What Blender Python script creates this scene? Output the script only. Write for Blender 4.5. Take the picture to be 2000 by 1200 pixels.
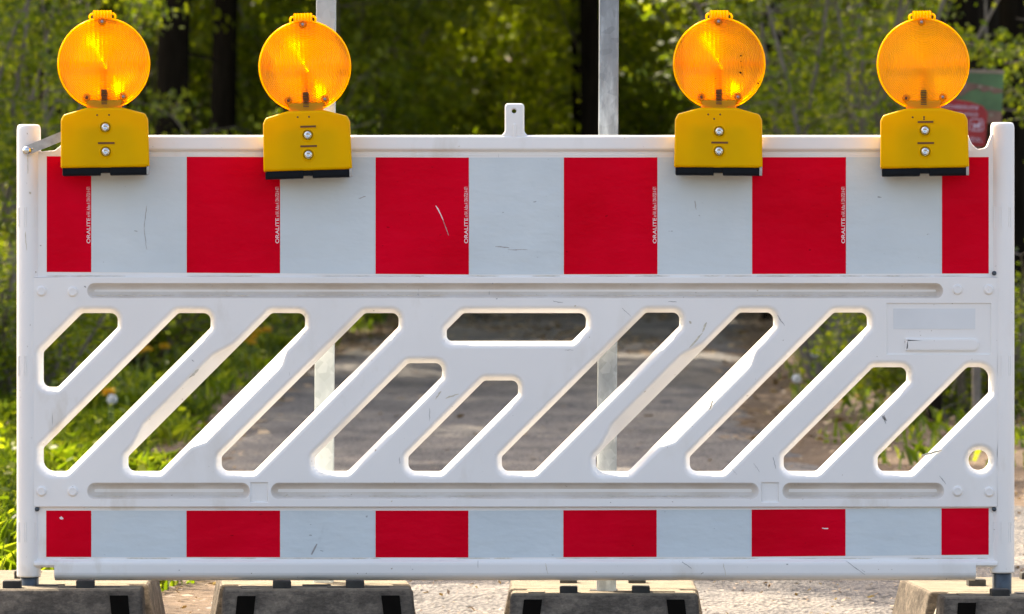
import bpy, bmesh, math, random
import numpy as np
from mathutils import Vector, Matrix
from mathutils.geometry import tessellate_polygon
for o in list(bpy.data.objects): bpy.data.objects.remove(o)
SC = bpy.context.scene; COL = SC.collection
R = math.radians
# ---------------------------------------------------------------- camera, sky, sun, exposure
DIST, CAMZ, HOR = 12.0, 0.80, 530.0
S = DIST*36/200/2000                      # metres per photo pixel on the barrier plane
cd = bpy.data.cameras.new('camera'); cam = bpy.data.objects.new('camera', cd); COL.objects.link(cam)
cam.location = (0, -DIST, CAMZ); cam.rotation_euler = (R(90), 0, 0)
cd.lens = 200; cd.sensor_width = 36; cd.shift_y = -(600-HOR)/2000
cd.clip_start = 0.1; cd.clip_end = 600
cd.dof.use_dof = True; cd.dof.focus_distance = DIST; cd.dof.aperture_fstop = 12.5
SC.camera = cam
SUN_EL, SUN_AZ = 47, 36                   # sun behind the barrier, to the left
w = bpy.data.worlds.new('World'); SC.world = w; w.use_nodes = True
nt = w.node_tree; bg = nt.nodes['Background']
sky = nt.nodes.new('ShaderNodeTexSky'); sky.sky_type = 'NISHITA'; sky.sun_disc = False
sky.sun_elevation = R(SUN_EL); sky.sun_rotation = R(-SUN_AZ)
sky.air_density = 0.8; sky.dust_density = 4.0; sky.ozone_density = 0.6
nt.links.new(sky.outputs[0], bg.inputs[0]); bg.inputs[1].default_value = 0.15
sd = bpy.data.lights.new('sun', 'SUN'); sd.energy = 3.1; sd.angle = R(0.5); sd.color = (1, 0.95, 0.86)
sun = bpy.data.objects.new('sun', sd); COL.objects.link(sun)
sv = Vector((-math.cos(R(SUN_EL))*math.sin(R(SUN_AZ)), math.cos(R(SUN_EL))*math.cos(R(SUN_AZ)), math.sin(R(SUN_EL))))
sun.rotation_euler = sv.to_track_quat('Z', 'Y').to_euler(); sun.location = (-6, 10, 14)
SC.view_settings.view_transform = 'Standard'; SC.view_settings.look = 'None'
SC.view_settings.exposure = 1.82; SC.view_settings.gamma = 1
SC.view_settings.use_white_balance = True; SC.view_settings.white_balance_temperature = 7700; SC.view_settings.white_balance_tint = 10
SC.render.engine = 'CYCLES'
SC.cycles.max_bounces = 10; SC.cycles.transparent_max_bounces = 12; SC.cycles.transmission_bounces = 8
SC.cycles.caustics_refractive = False; SC.cycles.caustics_reflective = False
SC.cycles.sample_clamp_indirect = 6

# ---------------------------------------------------------------- materials
def mat(name):
    m = bpy.data.materials.new(name); m.use_nodes = True
    n = m.node_tree.nodes; return m, n, m.node_tree.links, n['Principled BSDF']
def noise(n, l, scale, detail=4, coord='Object', stretch=(1,1,1), rough=0.5):
    tc = n.new('ShaderNodeTexCoord'); mp = n.new('ShaderNodeMapping'); mp.inputs['Scale'].default_value = stretch
    l.new(tc.outputs[coord], mp.inputs[0]); t = n.new('ShaderNodeTexNoise')
    t.inputs['Scale'].default_value = scale; t.inputs['Detail'].default_value = detail; t.inputs['Roughness'].default_value = rough
    l.new(mp.outputs[0], t.inputs['Vector']); return t.outputs['Fac']
def ramp(n, l, fac, stops):
    r = n.new('ShaderNodeValToRGB'); e = r.color_ramp.elements
    while len(e) < len(stops): e.new(0.5)
    for i, (p, c) in enumerate(stops):
        e[i].position = p; e[i].color = (*c, 1) if len(c) == 3 else c
    l.new(fac, r.inputs[0]); return r.outputs[0]
def mix(n, l, fac, a, b, mode='MIX'):
    x = n.new('ShaderNodeMix'); x.data_type = 'RGBA'; x.blend_type = mode
    for s, v in ((0, fac), (6, a), (7, b)):
        if isinstance(v, (float, int)): x.inputs[s].default_value = v
        elif isinstance(v, tuple): x.inputs[s].default_value = (*v, 1)
        else: l.new(v, x.inputs[s])
    return x.outputs[2]
def bump(n, l, h, strength, dist=0.002):
    b = n.new('ShaderNodeBump'); b.inputs['Strength'].default_value = strength; b.inputs['Distance'].default_value = dist
    l.new(h, b.inputs['Height']); return b.outputs[0]

def m_simple(name, col, rough=0.5, metal=0.0, var=0.15, scale=30, bmp=0.0, stretch=(1,1,1)):
    m, n, l, p = mat(name)
    f = noise(n, l, scale, 5, 'Object', stretch)
    lo = tuple(c*(1-var) for c in col); hi = tuple(min(1, c*(1+var)) for c in col)
    l.new(ramp(n, l, f, [(0.3, lo), (0.7, hi)]), p.inputs['Base Color'])
    p.inputs['Roughness'].default_value = rough; p.inputs['Metallic'].default_value = metal
    if bmp: l.new(bump(n, l, f, bmp), p.inputs['Normal'])
    return m

# white blow-moulded plastic with grime
def m_white(name='white_plastic', shade_grime=0.0):
    m, n, l, p = mat(name)
    big = noise(n, l, 3.0, 3); base = ramp(n, l, big, [(0.3, (0.79, 0.775, 0.755)), (0.7, (0.85, 0.835, 0.81))])
    st = noise(n, l, 9, 6, 'Object', (1, 1, 0.45), 0.6)
    g1 = ramp(n, l, st, [(0.55, (0, 0, 0)), (0.72, (1, 1, 1))])
    m2 = noise(n, l, 2.2, 2, 'Object', (1.3, 1, 1))
    mk = ramp(n, l, m2, [(0.45, (0, 0, 0)), (0.65, (1, 1, 1))])
    mm = mix(n, l, 1.0, g1, mk, 'MULTIPLY')
    mm2 = mix(n, l, 1.0, mm, (0.65, 0.65, 0.65), 'MULTIPLY')
    c = mix(n, l, mm2, base, (0.50, 0.42, 0.30))
    if shade_grime:
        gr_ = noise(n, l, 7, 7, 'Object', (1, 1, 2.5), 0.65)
        c = mix(n, l, ramp(n, l, gr_, [(0.3, (shade_grime*0.35,)*3), (0.65, (shade_grime,)*3)]), c, (0.47, 0.37, 0.27))
    sp = noise(n, l, 120, 2); spk = ramp(n, l, sp, [(0.745, (0, 0, 0)), (0.77, (0.8, 0.8, 0.8))])
    c = mix(n, l, spk, c, (0.22, 0.15, 0.09))
    sc = noise(n, l, 26, 3, 'Object', (3.0, 1, 0.35)); sck = ramp(n, l, sc, [(0.735, (0, 0, 0)), (0.75, (0.6, 0.6, 0.6))])
    c = mix(n, l, sck, c, (0.30, 0.29, 0.28))
    l.new(c, p.inputs['Base Color']); p.inputs['Roughness'].default_value = 0.42
    p.inputs['Specular IOR Level'].default_value = 0.35
    l.new(bump(n, l, noise(n, l, 18, 3), 0.10, 0.004), p.inputs['Normal'])
    p.inputs['Subsurface Weight'].default_value = 0.0
    return m
def m_film(name, col, hi):
    m, n, l, p = mat(name)
    f = noise(n, l, 5, 4); base = ramp(n, l, f, [(0.3, col), (0.7, hi)])
    d = noise(n, l, 14, 6, 'Object', (1, 1, 0.5), 0.65); dk = ramp(n, l, d, [(0.66, (0, 0, 0)), (0.8, (0.35, 0.35, 0.35))])
    c = mix(n, l, dk, base, tuple(x*0.55 for x in col))
    sp = noise(n, l, 90, 2, 'Object', (0.6, 1, 1.4)); spk = ramp(n, l, sp, [(0.76, (0, 0, 0)), (0.78, (0.7, 0.7, 0.7))])
    c = mix(n, l, spk, c, tuple(x*0.45 for x in col))
    l.new(c, p.inputs['Base Color']); p.inputs['Roughness'].default_value = 0.35
    p.inputs['Specular IOR Level'].default_value = 0.035
    a = noise(n, l, 9, 3, 'Object', (1, 1, 2.2)); 
    fine = noise(n, l, 55, 4, 'Object', (1, 1, 1.5)); l.new(bump(n, l, mix(n, l, 0.12, a, fine), 0.6, 0.008), p.inputs['Normal'])
    return m
WHITE = m_white()
SHADE_GRIME = m_white('shade_grime_white_plastic', 0.62)  # brown shade and ground bounce of the grooves painted in, with lodged dirt
RED = m_film('red_reflective_film', (0.63, 0.0004, 0.013), (0.78, 0.001, 0.022))
SILV = m_film('white_reflective_film', (0.58, 0.65, 0.68), (0.65, 0.72, 0.745))
PRINT = m_simple('white_print', (0.85, 0.72, 0.74), 0.5, var=0.05)
MARK = m_simple('scuff_mark', (0.36, 0.35, 0.35), 0.7, var=0.3, scale=200)
STAIN = m_simple('brown_stain', (0.60, 0.545, 0.44), 0.7, var=0.2, scale=150)
GREYSTEEL = m_simple('dark_coated_steel', (0.045, 0.06, 0.075), 0.4, 0.3, 0.3, 60)
STEEL = m_simple('worn_steel', (0.36, 0.35, 0.34), 0.38, 0.85, 0.2, 80, 0.1)
ZINC = m_simple('zinc_bolt', (0.62, 0.66, 0.68), 0.18, 1.0, 0.1, 90)
BLACKP = m_simple('black_plastic', (0.003, 0.005, 0.008), 0.45, 0, 0.3, 60)
BLACKP.node_tree.nodes['Principled BSDF'].inputs['Specular IOR Level'].default_value = 0.12
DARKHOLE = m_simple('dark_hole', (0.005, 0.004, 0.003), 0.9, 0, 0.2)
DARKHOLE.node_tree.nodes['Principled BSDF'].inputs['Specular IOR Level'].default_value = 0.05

def m_galv(name, c0, c1, c2, metal):
    m, n, l, p = mat(name)
    f = noise(n, l, 22, 5, 'Object', (1, 1, 0.25), 0.6)
    c = ramp(n, l, f, [(0.30, c0), (0.52, c1), (0.66, c2)])
    v = n.new('ShaderNodeTexVoronoi'); v.inputs['Scale'].default_value = 55
    tc = n.new('ShaderNodeTexCoord'); l.new(tc.outputs['Object'], v.inputs['Vector'])
    bw = n.new('ShaderNodeRGBToBW'); l.new(v.outputs['Color'], bw.inputs[0])
    c = mix(n, l, 0.25, c, bw.outputs[0], 'SOFT_LIGHT')
    l.new(c, p.inputs['Base Color']); p.inputs['Metallic'].default_value = metal
    l.new(ramp(n, l, f, [(0.3, (0.35,)*3), (0.7, (0.6,)*3)]), p.inputs['Roughness'])
    l.new(bump(n, l, f, 0.25, 0.002), p.inputs['Normal'])
    return m
GALV = m_galv('galvanised_steel', (0.16, 0.18, 0.20), (0.25, 0.28, 0.30), (0.46, 0.52, 0.56), 0.35)
ALU = m_galv('pale_coated_steel', (0.36, 0.41, 0.42), (0.42, 0.47, 0.48), (0.48, 0.53, 0.54), 0.3)

# yellow housing: thin plastic that lets some light through
def m_yellow():
    m, n, l, p = mat('yellow_plastic')
    f = noise(n, l, 12, 4); c = ramp(n, l, f, [(0.3, (0.86, 0.46, 0.0)), (0.7, (0.94, 0.53, 0.0))])
    d = noise(n, l, 40, 4, 'Object', (1, 1, 0.4)); dk = ramp(n, l, d, [(0.68, (0, 0, 0)), (0.8, (0.5, 0.5, 0.5))])
    c = mix(n, l, dk, c, (0.42, 0.2, 0.01))
    l.new(c, p.inputs['Base Color']); p.inputs['Roughness'].default_value = 0.36; p.inputs['Specular IOR Level'].default_value = 0.15
    l.new(bump(n, l, noise(n, l, 300, 2), 0.08, 0.001), p.inputs['Normal'])
    t = n.new('ShaderNodeBsdfTranslucent'); t.inputs[0].default_value = (0.95, 0.48, 0.003, 1)
    x = n.new('ShaderNodeMixShader'); x.inputs[0].default_value = 0.22
    l.new(p.outputs[0], x.inputs[1]); l.new(t.outputs[0], x.inputs[2])
    l.new(x.outputs[0], n['Material Output'].inputs[0]); return m
YEL = m_yellow()
def m_amber(name, tint, w_tr, w_cl, rough, flutes=True, clear=(1.0, 0.6, 0.03), ior=2.6, dif=0.22, ringd=0.0012):
    """amber lens plastic: diffuse transmission, rough refraction, a little see-through"""
    m, n, l, p = mat(name); n.remove(p)
    tc = n.new('ShaderNodeTexCoord')
    t = n.new('ShaderNodeBsdfTranslucent'); t.inputs[0].default_value = (*tint, 1)
    d = n.new('ShaderNodeBsdfDiffuse'); d.inputs[0].default_value = (*tint, 1)
    cl = n.new('ShaderNodeBsdfTransparent'); cl.inputs[0].default_value = (*clear, 1)
    rf = n.new('ShaderNodeBsdfRefraction'); rf.inputs[0].default_value = (1.0, 0.78, 0.02, 1)
    rf.inputs['Roughness'].default_value = rough; rf.inputs['IOR'].default_value = ior
    gl = n.new('ShaderNodeBsdfGlossy'); gl.inputs['Roughness'].default_value = 0.22; gl.inputs[0].default_value = (1, 0.9, 0.7, 1)
    if flutes:
        wv = n.new('ShaderNodeTexWave'); wv.wave_type = 'BANDS'; wv.bands_direction = 'X'; wv.inputs['Scale'].default_value = 34
        wv.inputs['Distortion'].default_value = 0.6
        l.new(tc.outputs['Object'], wv.inputs['Vector'])
        nz = noise(n, l, 60, 3, 'Object', (1, 1, 0.3))
        h = mix(n, l, 0.5, wv.outputs['Color'], nz)
        b = bump(n, l, h, 0.7, 0.004)
        # concentric prism grooves round the lens centre
        def mth(op, a_, b_=None, c_=None):
            q_ = n.new('ShaderNodeMath'); q_.operation = op
            for i_, v_ in enumerate((a_, b_, c_)):
                if v_ is None: continue
                if isinstance(v_, (int, float)): q_.inputs[i_].default_value = v_
                else: l.new(v_, q_.inputs[i_])
            return q_.outputs[0]
        sx = n.new('ShaderNodeSeparateXYZ'); l.new(tc.outputs['Object'], sx.inputs[0])
        zz = mth('SUBTRACT', sx.outputs[2], 218*S)
        rad = mth('SQRT', mth('ADD', mth('MULTIPLY', sx.outputs[0], sx.outputs[0]), mth('MULTIPLY', zz, zz)))
        rg = mth('SINE', mth('MULTIPLY', rad, 2*math.pi/(3.2*S)))
        b2 = n.new('ShaderNodeBump'); b2.inputs['Strength'].default_value = 1.0; b2.inputs['Distance'].default_value = ringd
        l.new(rg, b2.inputs['Height']); l.new(b, b2.inputs['Normal'])
        b3 = n.new('ShaderNodeBump'); b3.inputs['Distance'].default_value = ringd; l.new(rg, b3.inputs['Height']); l.new(b, b3.inputs['Normal']); l.new(b3.outputs[0], t.inputs['Normal']); l.new(b2.outputs[0], rf.inputs['Normal'])
    a = n.new('ShaderNodeMixShader'); a.inputs[0].default_value = w_tr
    l.new(rf.outputs[0], a.inputs[1]); l.new(t.outputs[0], a.inputs[2])
    a1 = n.new('ShaderNodeMixShader'); a1.inputs[0].default_value = dif
    l.new(a.outputs[0], a1.inputs[1]); l.new(d.outputs[0], a1.inputs[2])
    a2 = n.new('ShaderNodeMixShader'); a2.inputs[0].default_value = w_cl
    l.new(a1.outputs[0], a2.inputs[1]); l.new(cl.outputs[0], a2.inputs[2])
    a3 = n.new('ShaderNodeMixShader'); a3.inputs[0].default_value = 0.025
    l.new(a2.outputs[0], a3.inputs[1]); l.new(gl.outputs[0], a3.inputs[2])
    l.new(a3.outputs[0], n['Material Output'].inputs[0]); return m
LENS = m_amber('amber_front_lens', (1.0, 0.80, 0.010), 0.14, 0.03, 0.40, ior=3.3, dif=0.05, ringd=0.0016)
LENS2 = m_amber('shaded_amber_front_lens', (1.0, 0.70, 0.010), 0.45, 0.03, 0.6, ior=2.0, dif=0.3, ringd=0.0022)  # last lamp's lens dulled in colour, standing in for dappled tree shade
LENSB = m_amber('amber_rear_lens', (1.0, 0.80, 0.18), 1.0, 0.78, 0.3, True, (1.0, 0.88, 0.5))
RIM = m_amber('amber_rim', (1.0, 0.58, 0.010), 0.95, 0.45, 0.3, False, (1.0, 0.85, 0.35))
NECKM = m_amber('amber_neck', (1.0, 0.50, 0.008), 1.0, 0.02, 0.3, False, (1.0, 0.85, 0.35), dif=0.45)
AMBIN = m_simple('amber_inner_plastic', (0.72, 0.28, 0.004), 0.35, var=0.1)
AMBDARK = m_simple('dark_amber_recess', (0.14, 0.045, 0.003), 0.5, var=0.2)

def m_leaf(name, c0, c1, c2, trans=0.5, rough=0.5):
    m, n, l, p = mat(name)
    g = n.new('ShaderNodeNewGeometry')
    c = ramp(n, l, g.outputs['Random Per Island'], [(0.0, c0), (0.55, c1), (1.0, c2)])
    l.new(c, p.inputs['Base Color']); p.inputs['Roughness'].default_value = rough
    t = n.new('ShaderNodeBsdfTranslucent'); l.new(mix(n, l, 1.0, c, (1.9, 1.9, 0.8), 'MULTIPLY'), t.inputs[0])
    x = n.new('ShaderNodeMixShader'); x.inputs[0].default_value = trans
    l.new(p.outputs[0], x.inputs[1]); l.new(t.outputs[0], x.inputs[2])
    l.new(x.outputs[0], n['Material Output'].inputs[0]); return m
LEAF_B = m_leaf('bright_spring_leaf', (0.06, 0.095, 0.008), (0.14, 0.19, 0.012), (0.30, 0.33, 0.03), 0.5)
LEAF_M = m_leaf('mid_green_leaf', (0.09, 0.13, 0.009), (0.16, 0.205, 0.013), (0.26, 0.29, 0.022), 0.58)
LEAF_D = m_leaf('far_wood_leaf', (0.12, 0.155, 0.012), (0.19, 0.235, 0.015), (0.30, 0.32, 0.03), 0.55)
GRASS = m_leaf('grass_blade', (0.06, 0.10, 0.008), (0.12, 0.18, 0.014), (0.26, 0.30, 0.04), 0.5, 0.4)
LITTER = m_leaf('dry_leaf', (0.08, 0.042, 0.022), (0.19, 0.12, 0.07), (0.38, 0.28, 0.18), 0.15)
BARK = m_simple('dark_bark', (0.016, 0.012, 0.008), 0.95, 0, 0.5, 12, 0.6, (1, 1, 0.2))
BARK.node_tree.nodes['Principled BSDF'].inputs['Specular IOR Level'].default_value = 0.05
TWIG = m_simple('pale_twig', (0.20, 0.165, 0.13), 0.8, 0, 0.3, 20)
PETAL = m_simple('yellow_petal', (0.75, 0.42, 0.01), 0.6, 0, 0.15)
FLUFF = m_simple('white_seed_fluff', (0.8, 0.8, 0.78), 0.9, 0, 0.05)
STEM = m_simple('green_stem', (0.14, 0.2, 0.04), 0.6)

def m_soil():
    m, n, l, p = mat('forest_soil')
    a = noise(n, l, 1.4, 8, 'Object', (1, 1, 1), 0.65); b = noise(n, l, 22, 6, 'Object', (1, 1, 1), 0.7)
    c = ramp(n, l, a, [(0.3, (0.11, 0.075, 0.045)), (0.55, (0.23, 0.165, 0.11)), (0.75, (0.34, 0.26, 0.18))])
    c = mix(n, l, 0.7, c, ramp(n, l, b, [(0.35, (0.25, 0.22, 0.2)), (0.6, (0.9, 0.85, 0.8))]), 'MULTIPLY')
    c = mix(n, l, 1.0, c, (0.85, 0.80, 0.75), 'MULTIPLY')
    l.new(c, p.inputs['Base Color']); p.inputs['Roughness'].default_value = 0.95
    l.new(bump(n, l, b, 1.0, 0.02), p.inputs['Normal']); return m
def m_road():
    m, n, l, p = mat('worn_gravelly_asphalt')
    a = noise(n, l, 0.9, 6, 'Object', (1, 1, 1), 0.6)
    v = n.new('ShaderNodeTexVoronoi'); v.inputs['Scale'].default_value = 85; tc = n.new('ShaderNodeTexCoord')
    l.new(tc.outputs['Object'], v.inputs['Vector'])
    c = ramp(n, l, a, [(0.32, (0.08, 0.074, 0.072)), (0.5, (0.15, 0.138, 0.128)), (0.68, (0.27, 0.235, 0.195))])
    st = ramp(n, l, v.outputs['Distance'], [(0.0, (1.35, 1.3, 1.25)), (0.45, (0.9, 0.9, 0.9)), (0.8, (0.4, 0.4, 0.4))])
    c = mix(n, l, 0.75, c, st, 'MULTIPLY')
    hole = ramp(n, l, noise(n, l, 26, 3), [(0.28, (0.25, 0.25, 0.25)), (0.36, (1, 1, 1))])
    c = mix(n, l, 1.0, c, hole, 'MULTIPLY')
    l.new(c, p.inputs['Base Color']); p.inputs['Roughness'].default_value = 0.9
    hh = mix(n, l, 0.5, v.outputs['Distance'], noise(n, l, 30, 5))
    l.new(bump(n, l, hh, 0.9, 0.012), p.inputs['Normal']); return m
SOIL, ROAD = m_soil(), m_road()
def m_rubber():
    m, n, l, p = mat('recycled_rubber')
    a = noise(n, l, 10, 10, 'Object', (1, 1, 1.6), 0.75); b = noise(n, l, 75, 6, 'Object', (0.7, 1, 1.5), 0.8)
    c = ramp(n, l, a, [(0.3, (0.05, 0.043, 0.036)), (0.5, (0.15, 0.127, 0.103)), (0.66, (0.30, 0.25, 0.195))])
    c = mix(n, l, 0.8, c, ramp(n, l, b, [(0.35, (0.45, 0.45, 0.45)), (0.65, (1.3, 1.25, 1.2))]), 'MULTIPLY')
    # dust on faces that look up, kept pale to paint their sunlit tops
    g = n.new('ShaderNodeNewGeometry'); s = n.new('ShaderNodeSeparateXYZ'); l.new(g.outputs['Normal'], s.inputs[0])
    up = ramp(n, l, s.outputs['Z'], [(0.7, (0, 0, 0)), (0.95, (0.75, 0.75, 0.75))])
    up = mix(n, l, 1.0, up, ramp(n, l, b, [(0.3, (0.4,)*3), (0.6, (1,)*3)]), 'MULTIPLY')
    c = mix(n, l, up, c, (0.31, 0.265, 0.19))
    l.new(c, p.inputs['Base Color']); p.inputs['Roughness'].default_value = 0.85
    p.inputs['Specular IOR Level'].default_value = 0.15; l.new(bump(n, l, mix(n, l, 0.5, a, b), 1.0, 0.012), p.inputs['Normal']); return m
RUB = m_rubber()
KNOB = m_simple('dark_rubber', (0.03, 0.028, 0.024), 0.8, 0, 0.4, 60, 0.5)
NUB = m_simple('pale_nub', (0.42, 0.38, 0.30), 0.9, 0, 0.2, 60, 0.4)  # paler than the plate rubber

# ---------------------------------------------------------------- mesh helpers
class MB:
    def __init__(s): s.v = []; s.f = []; s.m = []; s.sm = []
    def add(s, vs, fs, mi=0, smooth=False):
        k = len(s.v); s.v += [tuple(a) for a in vs]
        for f in fs: s.f.append(tuple(i+k for i in f)); s.m.append(mi); s.sm.append(smooth)
    def box(s, x0, x1, y0, y1, z0, z1, mi=0, bev=0.0, M=None):
        b = bmesh.new(); bmesh.ops.create_cube(b, size=1)
        for v in b.verts: v.co = Vector((x0+(v.co.x+.5)*(x1-x0), y0+(v.co.y+.5)*(y1-y0), z0+(v.co.z+.5)*(z1-z0)))
        if bev: bmesh.ops.bevel(b, geom=b.edges[:], offset=bev, segments=2, affect='EDGES', profile=0.6)
        s.bm(b, mi, False, M)
    def bm(s, b, mi=0, smooth=False, M=None):
        b.verts.ensure_lookup_table()
        vs = [(M @ v.co if M else v.co).copy() for v in b.verts]
        s.add(vs, [[v.index for v in f.verts] for f in b.faces], mi, smooth); b.free()
    def rings(s, loops, mi=0, cap0=False, cap1=False, smooth=True, closed=True):
        n = len(loops[0]); k = len(s.v); vs = [p for L in loops for p in L]; fs = []
        m = n if closed else n-1
        for a in range(len(loops)-1):
            for i in range(m):
                j = (i+1) % n; fs.append((a*n+i, a*n+j, (a+1)*n+j, (a+1)*n+i))
        s.add(vs, fs, mi, smooth)
        if cap0: s.add(loops[0], [tuple(range(n))[::-1]], mi, False)
        if cap1: s.add(loops[-1], [tuple(range(n))], mi, False)
    def tube(s, pts, rads, seg=8, mi=0, smooth=True, caps=True):
        pts = [Vector(p) for p in pts]; L = []
        for i, p in enumerate(pts):
            d = (pts[min(i+1, len(pts)-1)]-pts[max(i-1, 0)]).normalized()
            a = d.cross(Vector((0.13, 0.97, 0.2))).normalized(); b = d.cross(a)
            L.append([p+(a*math.cos(t)+b*math.sin(t))*rads[i] for t in [2*math.pi*q/seg for q in range(seg)]])
        s.rings(L, mi, caps, caps, smooth)
    def lathe(s, prof, center, axis='Y', seg=24, mi=0, smooth=True, rmod=None):
        """prof: (r, h); axis Y: h along -Y (towards the camera)"""
        L = []
        for r, h in prof:
            ring = []
            for q in range(seg):
                t = 2*math.pi*q/seg
                if axis == 'Y': ring.append((center[0]+r*math.cos(t), center[1]-h, center[2]+r*math.sin(t)))
                else: ring.append((center[0]+r*math.cos(t), center[1]+r*math.sin(t), center[2]+h))
            L.append(ring)
        s.rings(L, mi, False, False, smooth)
        if prof[-1][0] > 1e-6: s.add(L[-1], [tuple(range(seg))], mi, False)
        if prof[0][0] > 1e-6: s.add(L[0], [tuple(range(seg))], mi, False)
    def build(s, name, mats, parent=None, face_cam=False):
        me = bpy.data.meshes.new(name); me.from_pydata(s.v, [], s.f)
        for x in (mats if isinstance(mats, (list, tuple)) else [mats]): me.materials.append(x)
        me.polygons.foreach_set('material_index', s.m); me.polygons.foreach_set('use_smooth', s.sm)
        me.update()
        b = bmesh.new(); b.from_mesh(me)
        bmesh.ops.recalc_face_normals(b, faces=b.faces[:])
        if face_cam and sum(f.normal.y*f.calc_area() for f in b.faces) > 0: bmesh.ops.reverse_faces(b, faces=b.faces[:])
        b.to_mesh(me); b.free()
        o = bpy.data.objects.new(name, me); COL.objects.link(o)
        if parent: o.parent = parent
        return o
def tag(o, label=None, cat=None, group=None, kind=None):
    if label: o['label'] = label
    if cat: o['category'] = cat
    if group: o['group'] = group
    if kind: o['kind'] = kind
    return o
def thing(name, loc, label, cat, group=None, rot=(0, 0, 0)):
    o = bpy.data.objects.new(name, None); COL.objects.link(o); o.location = loc; o.rotation_euler = rot
    o.empty_display_size = 0.1
    return tag(o, label, cat, group)
def mesh_np(name, V, F, material, parent=None, smooth=False):
    """V (n,3), F (m,k) -> object"""
    me = bpy.data.meshes.new(name); k = F.shape[1]
    me.vertices.add(len(V)); me.vertices.foreach_set('co', V.astype(np.float32).ravel())
    me.loops.add(F.size); me.loops.foreach_set('vertex_index', F.astype(np.int32).ravel())
    me.polygons.add(len(F)); me.polygons.foreach_set('loop_start', np.arange(0, F.size, k, dtype=np.int32))
    me.polygons.foreach_set('loop_total', np.full(len(F), k, dtype=np.int32))
    me.update(calc_edges=True); me.materials.append(material)
    if smooth: me.polygons.foreach_set('use_smooth', np.ones(len(F), dtype=bool))
    o = bpy.data.objects.new(name, me); COL.objects.link(o)
    if parent: o.parent = parent
    return o
def P(px, py, y=0.0): return ((px-1000)*S, y, CAMZ+(HOR-py)*S)

def round_poly(pts, seg=6):
    """pts: (x, y, r) in photo pixels; returns dense loop with rounded corners"""
    out = []; n = len(pts)
    for i, (x, y, r) in enumerate(pts):
        c = Vector((x, y)); a = Vector(pts[i-1][:2]); b = Vector(pts[(i+1) % n][:2])
        u = (a-c).normalized(); v = (b-c).normalized()
        ang = u.angle(v); t = r/math.tan(ang/2) if r > 0 else 0
        t = min(t, (a-c).length*0.49, (b-c).length*0.49)
        if t <= 0.01: out.append(c); continue
        rr = t*math.tan(ang/2); o = c+(u+v).normalized()*(rr/math.sin(ang/2))
        p0 = c+u*t; p1 = c+v*t
        a0 = math.atan2(p0.y-o.y, p0.x-o.x); a1 = math.atan2(p1.y-o.y, p1.x-o.x)
        d = (a1-a0+math.pi) % (2*math.pi)-math.pi
        for q in range(seg+1):
            t2 = a0+d*q/seg; out.append(Vector((o.x+rr*math.cos(t2), o.y+rr*math.sin(t2))))
    return out
def densify(loop, step):
    out = []
    for i, p in enumerate(loop):
        q = loop[(i+1) % len(loop)]; k = max(1, int((q-p).length/step))
        for j in range(k): out.append(p.lerp(q, j/k))
    return out
def area(loop): return 0.5*sum(a.x*b.y-b.x*a.y for a, b in zip(loop, loop[1:]+loop[:1]))
def offset(loop, ws):
    """move each point outward by w (px)"""
    sgn = 1 if area(loop) > 0 else -1; out = []; n = len(loop)
    for i, p in enumerate(loop):
        w_ = ws[i] if isinstance(ws, list) else ws
        a = (p-loop[i-1]).normalized(); b = (loop[(i+1) % n]-p).normalized()
        na = Vector((a.y, -a.x))*sgn; nb = Vector((b.y, -b.x))*sgn
        m_ = na+nb
        if m_.length < 1e-6: out.append(p+na*w_); continue
        m_.normalize(); out.append(p+m_*(w_/max(0.5, m_.dot(na))))
    return out
def sheet(mb, outline, holes, y, mi=0, conv=P):
    loops = [outline]+holes
    tris = tessellate_polygon([[Vector((p.x, p.y, 0)) for p in L] for L in loops])
    pts = [p for L in loops for p in L]
    mb.add([conv(p.x, p.y, y) for p in pts], [t for t in tris], mi, False)
def slab(mb, outline, y0, y1, bev=4.0, holes=(), mi=0, conv=P, back=True, bd=None):
    """outline px loop. Front sheet at y0 with a rounded outer edge, flat back at y1.
    holes: dict(loop, prof=[(w px, depth m)...] front to back, floor=bool)"""
    bd = bd if bd is not None else bev*S
    prof = [(bev*(1-math.cos(t)), bd*(1-math.sin(t))) for t in (math.pi/2, math.pi/3, math.pi/6, 0)]
    prof = [(-bev+bev*math.cos(t), bd*(1-math.sin(t))) for t in (math.pi/2, math.pi/3, math.pi/6, 0)]
    fr = offset(outline, prof[0][0])
    fh = []; bh = []
    for h in holes:
        L = h['loop']; wv = h.get('var')
        rr = []
        for (w_, d) in h['prof']:
            ws = [w_+(wv[i] if wv and w_ > 0.01 else 0) for i in range(len(L))]
            rr.append([conv(q.x, q.y, y0+d) for q in offset(L, ws)])
        w0 = h['prof'][0][0]
        fh.append(offset(L, [w0+(wv[i] if wv else 0) for i in range(len(L))]))
        # split at the crease so the two bands shade separately
        c = h.get('crease'); hm = h.get('mi', mi)
        if c is None: mb.rings(rr, hm, smooth=True)
        else: mb.rings(rr[:c+1], mi, smooth=True); mb.rings(rr[c:], mi, smooth=True)
        if h.get('floor'):
            q = offset(L, h['prof'][-1][0]); sheet(mb, q, [], y0+h['prof'][-1][1], mi, conv)
        else: bh.append(L)
    sheet(mb, fr, fh, y0, mi, conv)
    mb.rings([[conv(q.x, q.y, y0+d) for q in offset(outline, w_)] for w_, d in prof], mi, smooth=True)
    mb.rings([[conv(q.x, q.y, y) for q in outline] for y in (y0+bd, y1)], mi, smooth=False)
    if back: sheet(mb, outline, bh, y1, mi, conv)

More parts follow.
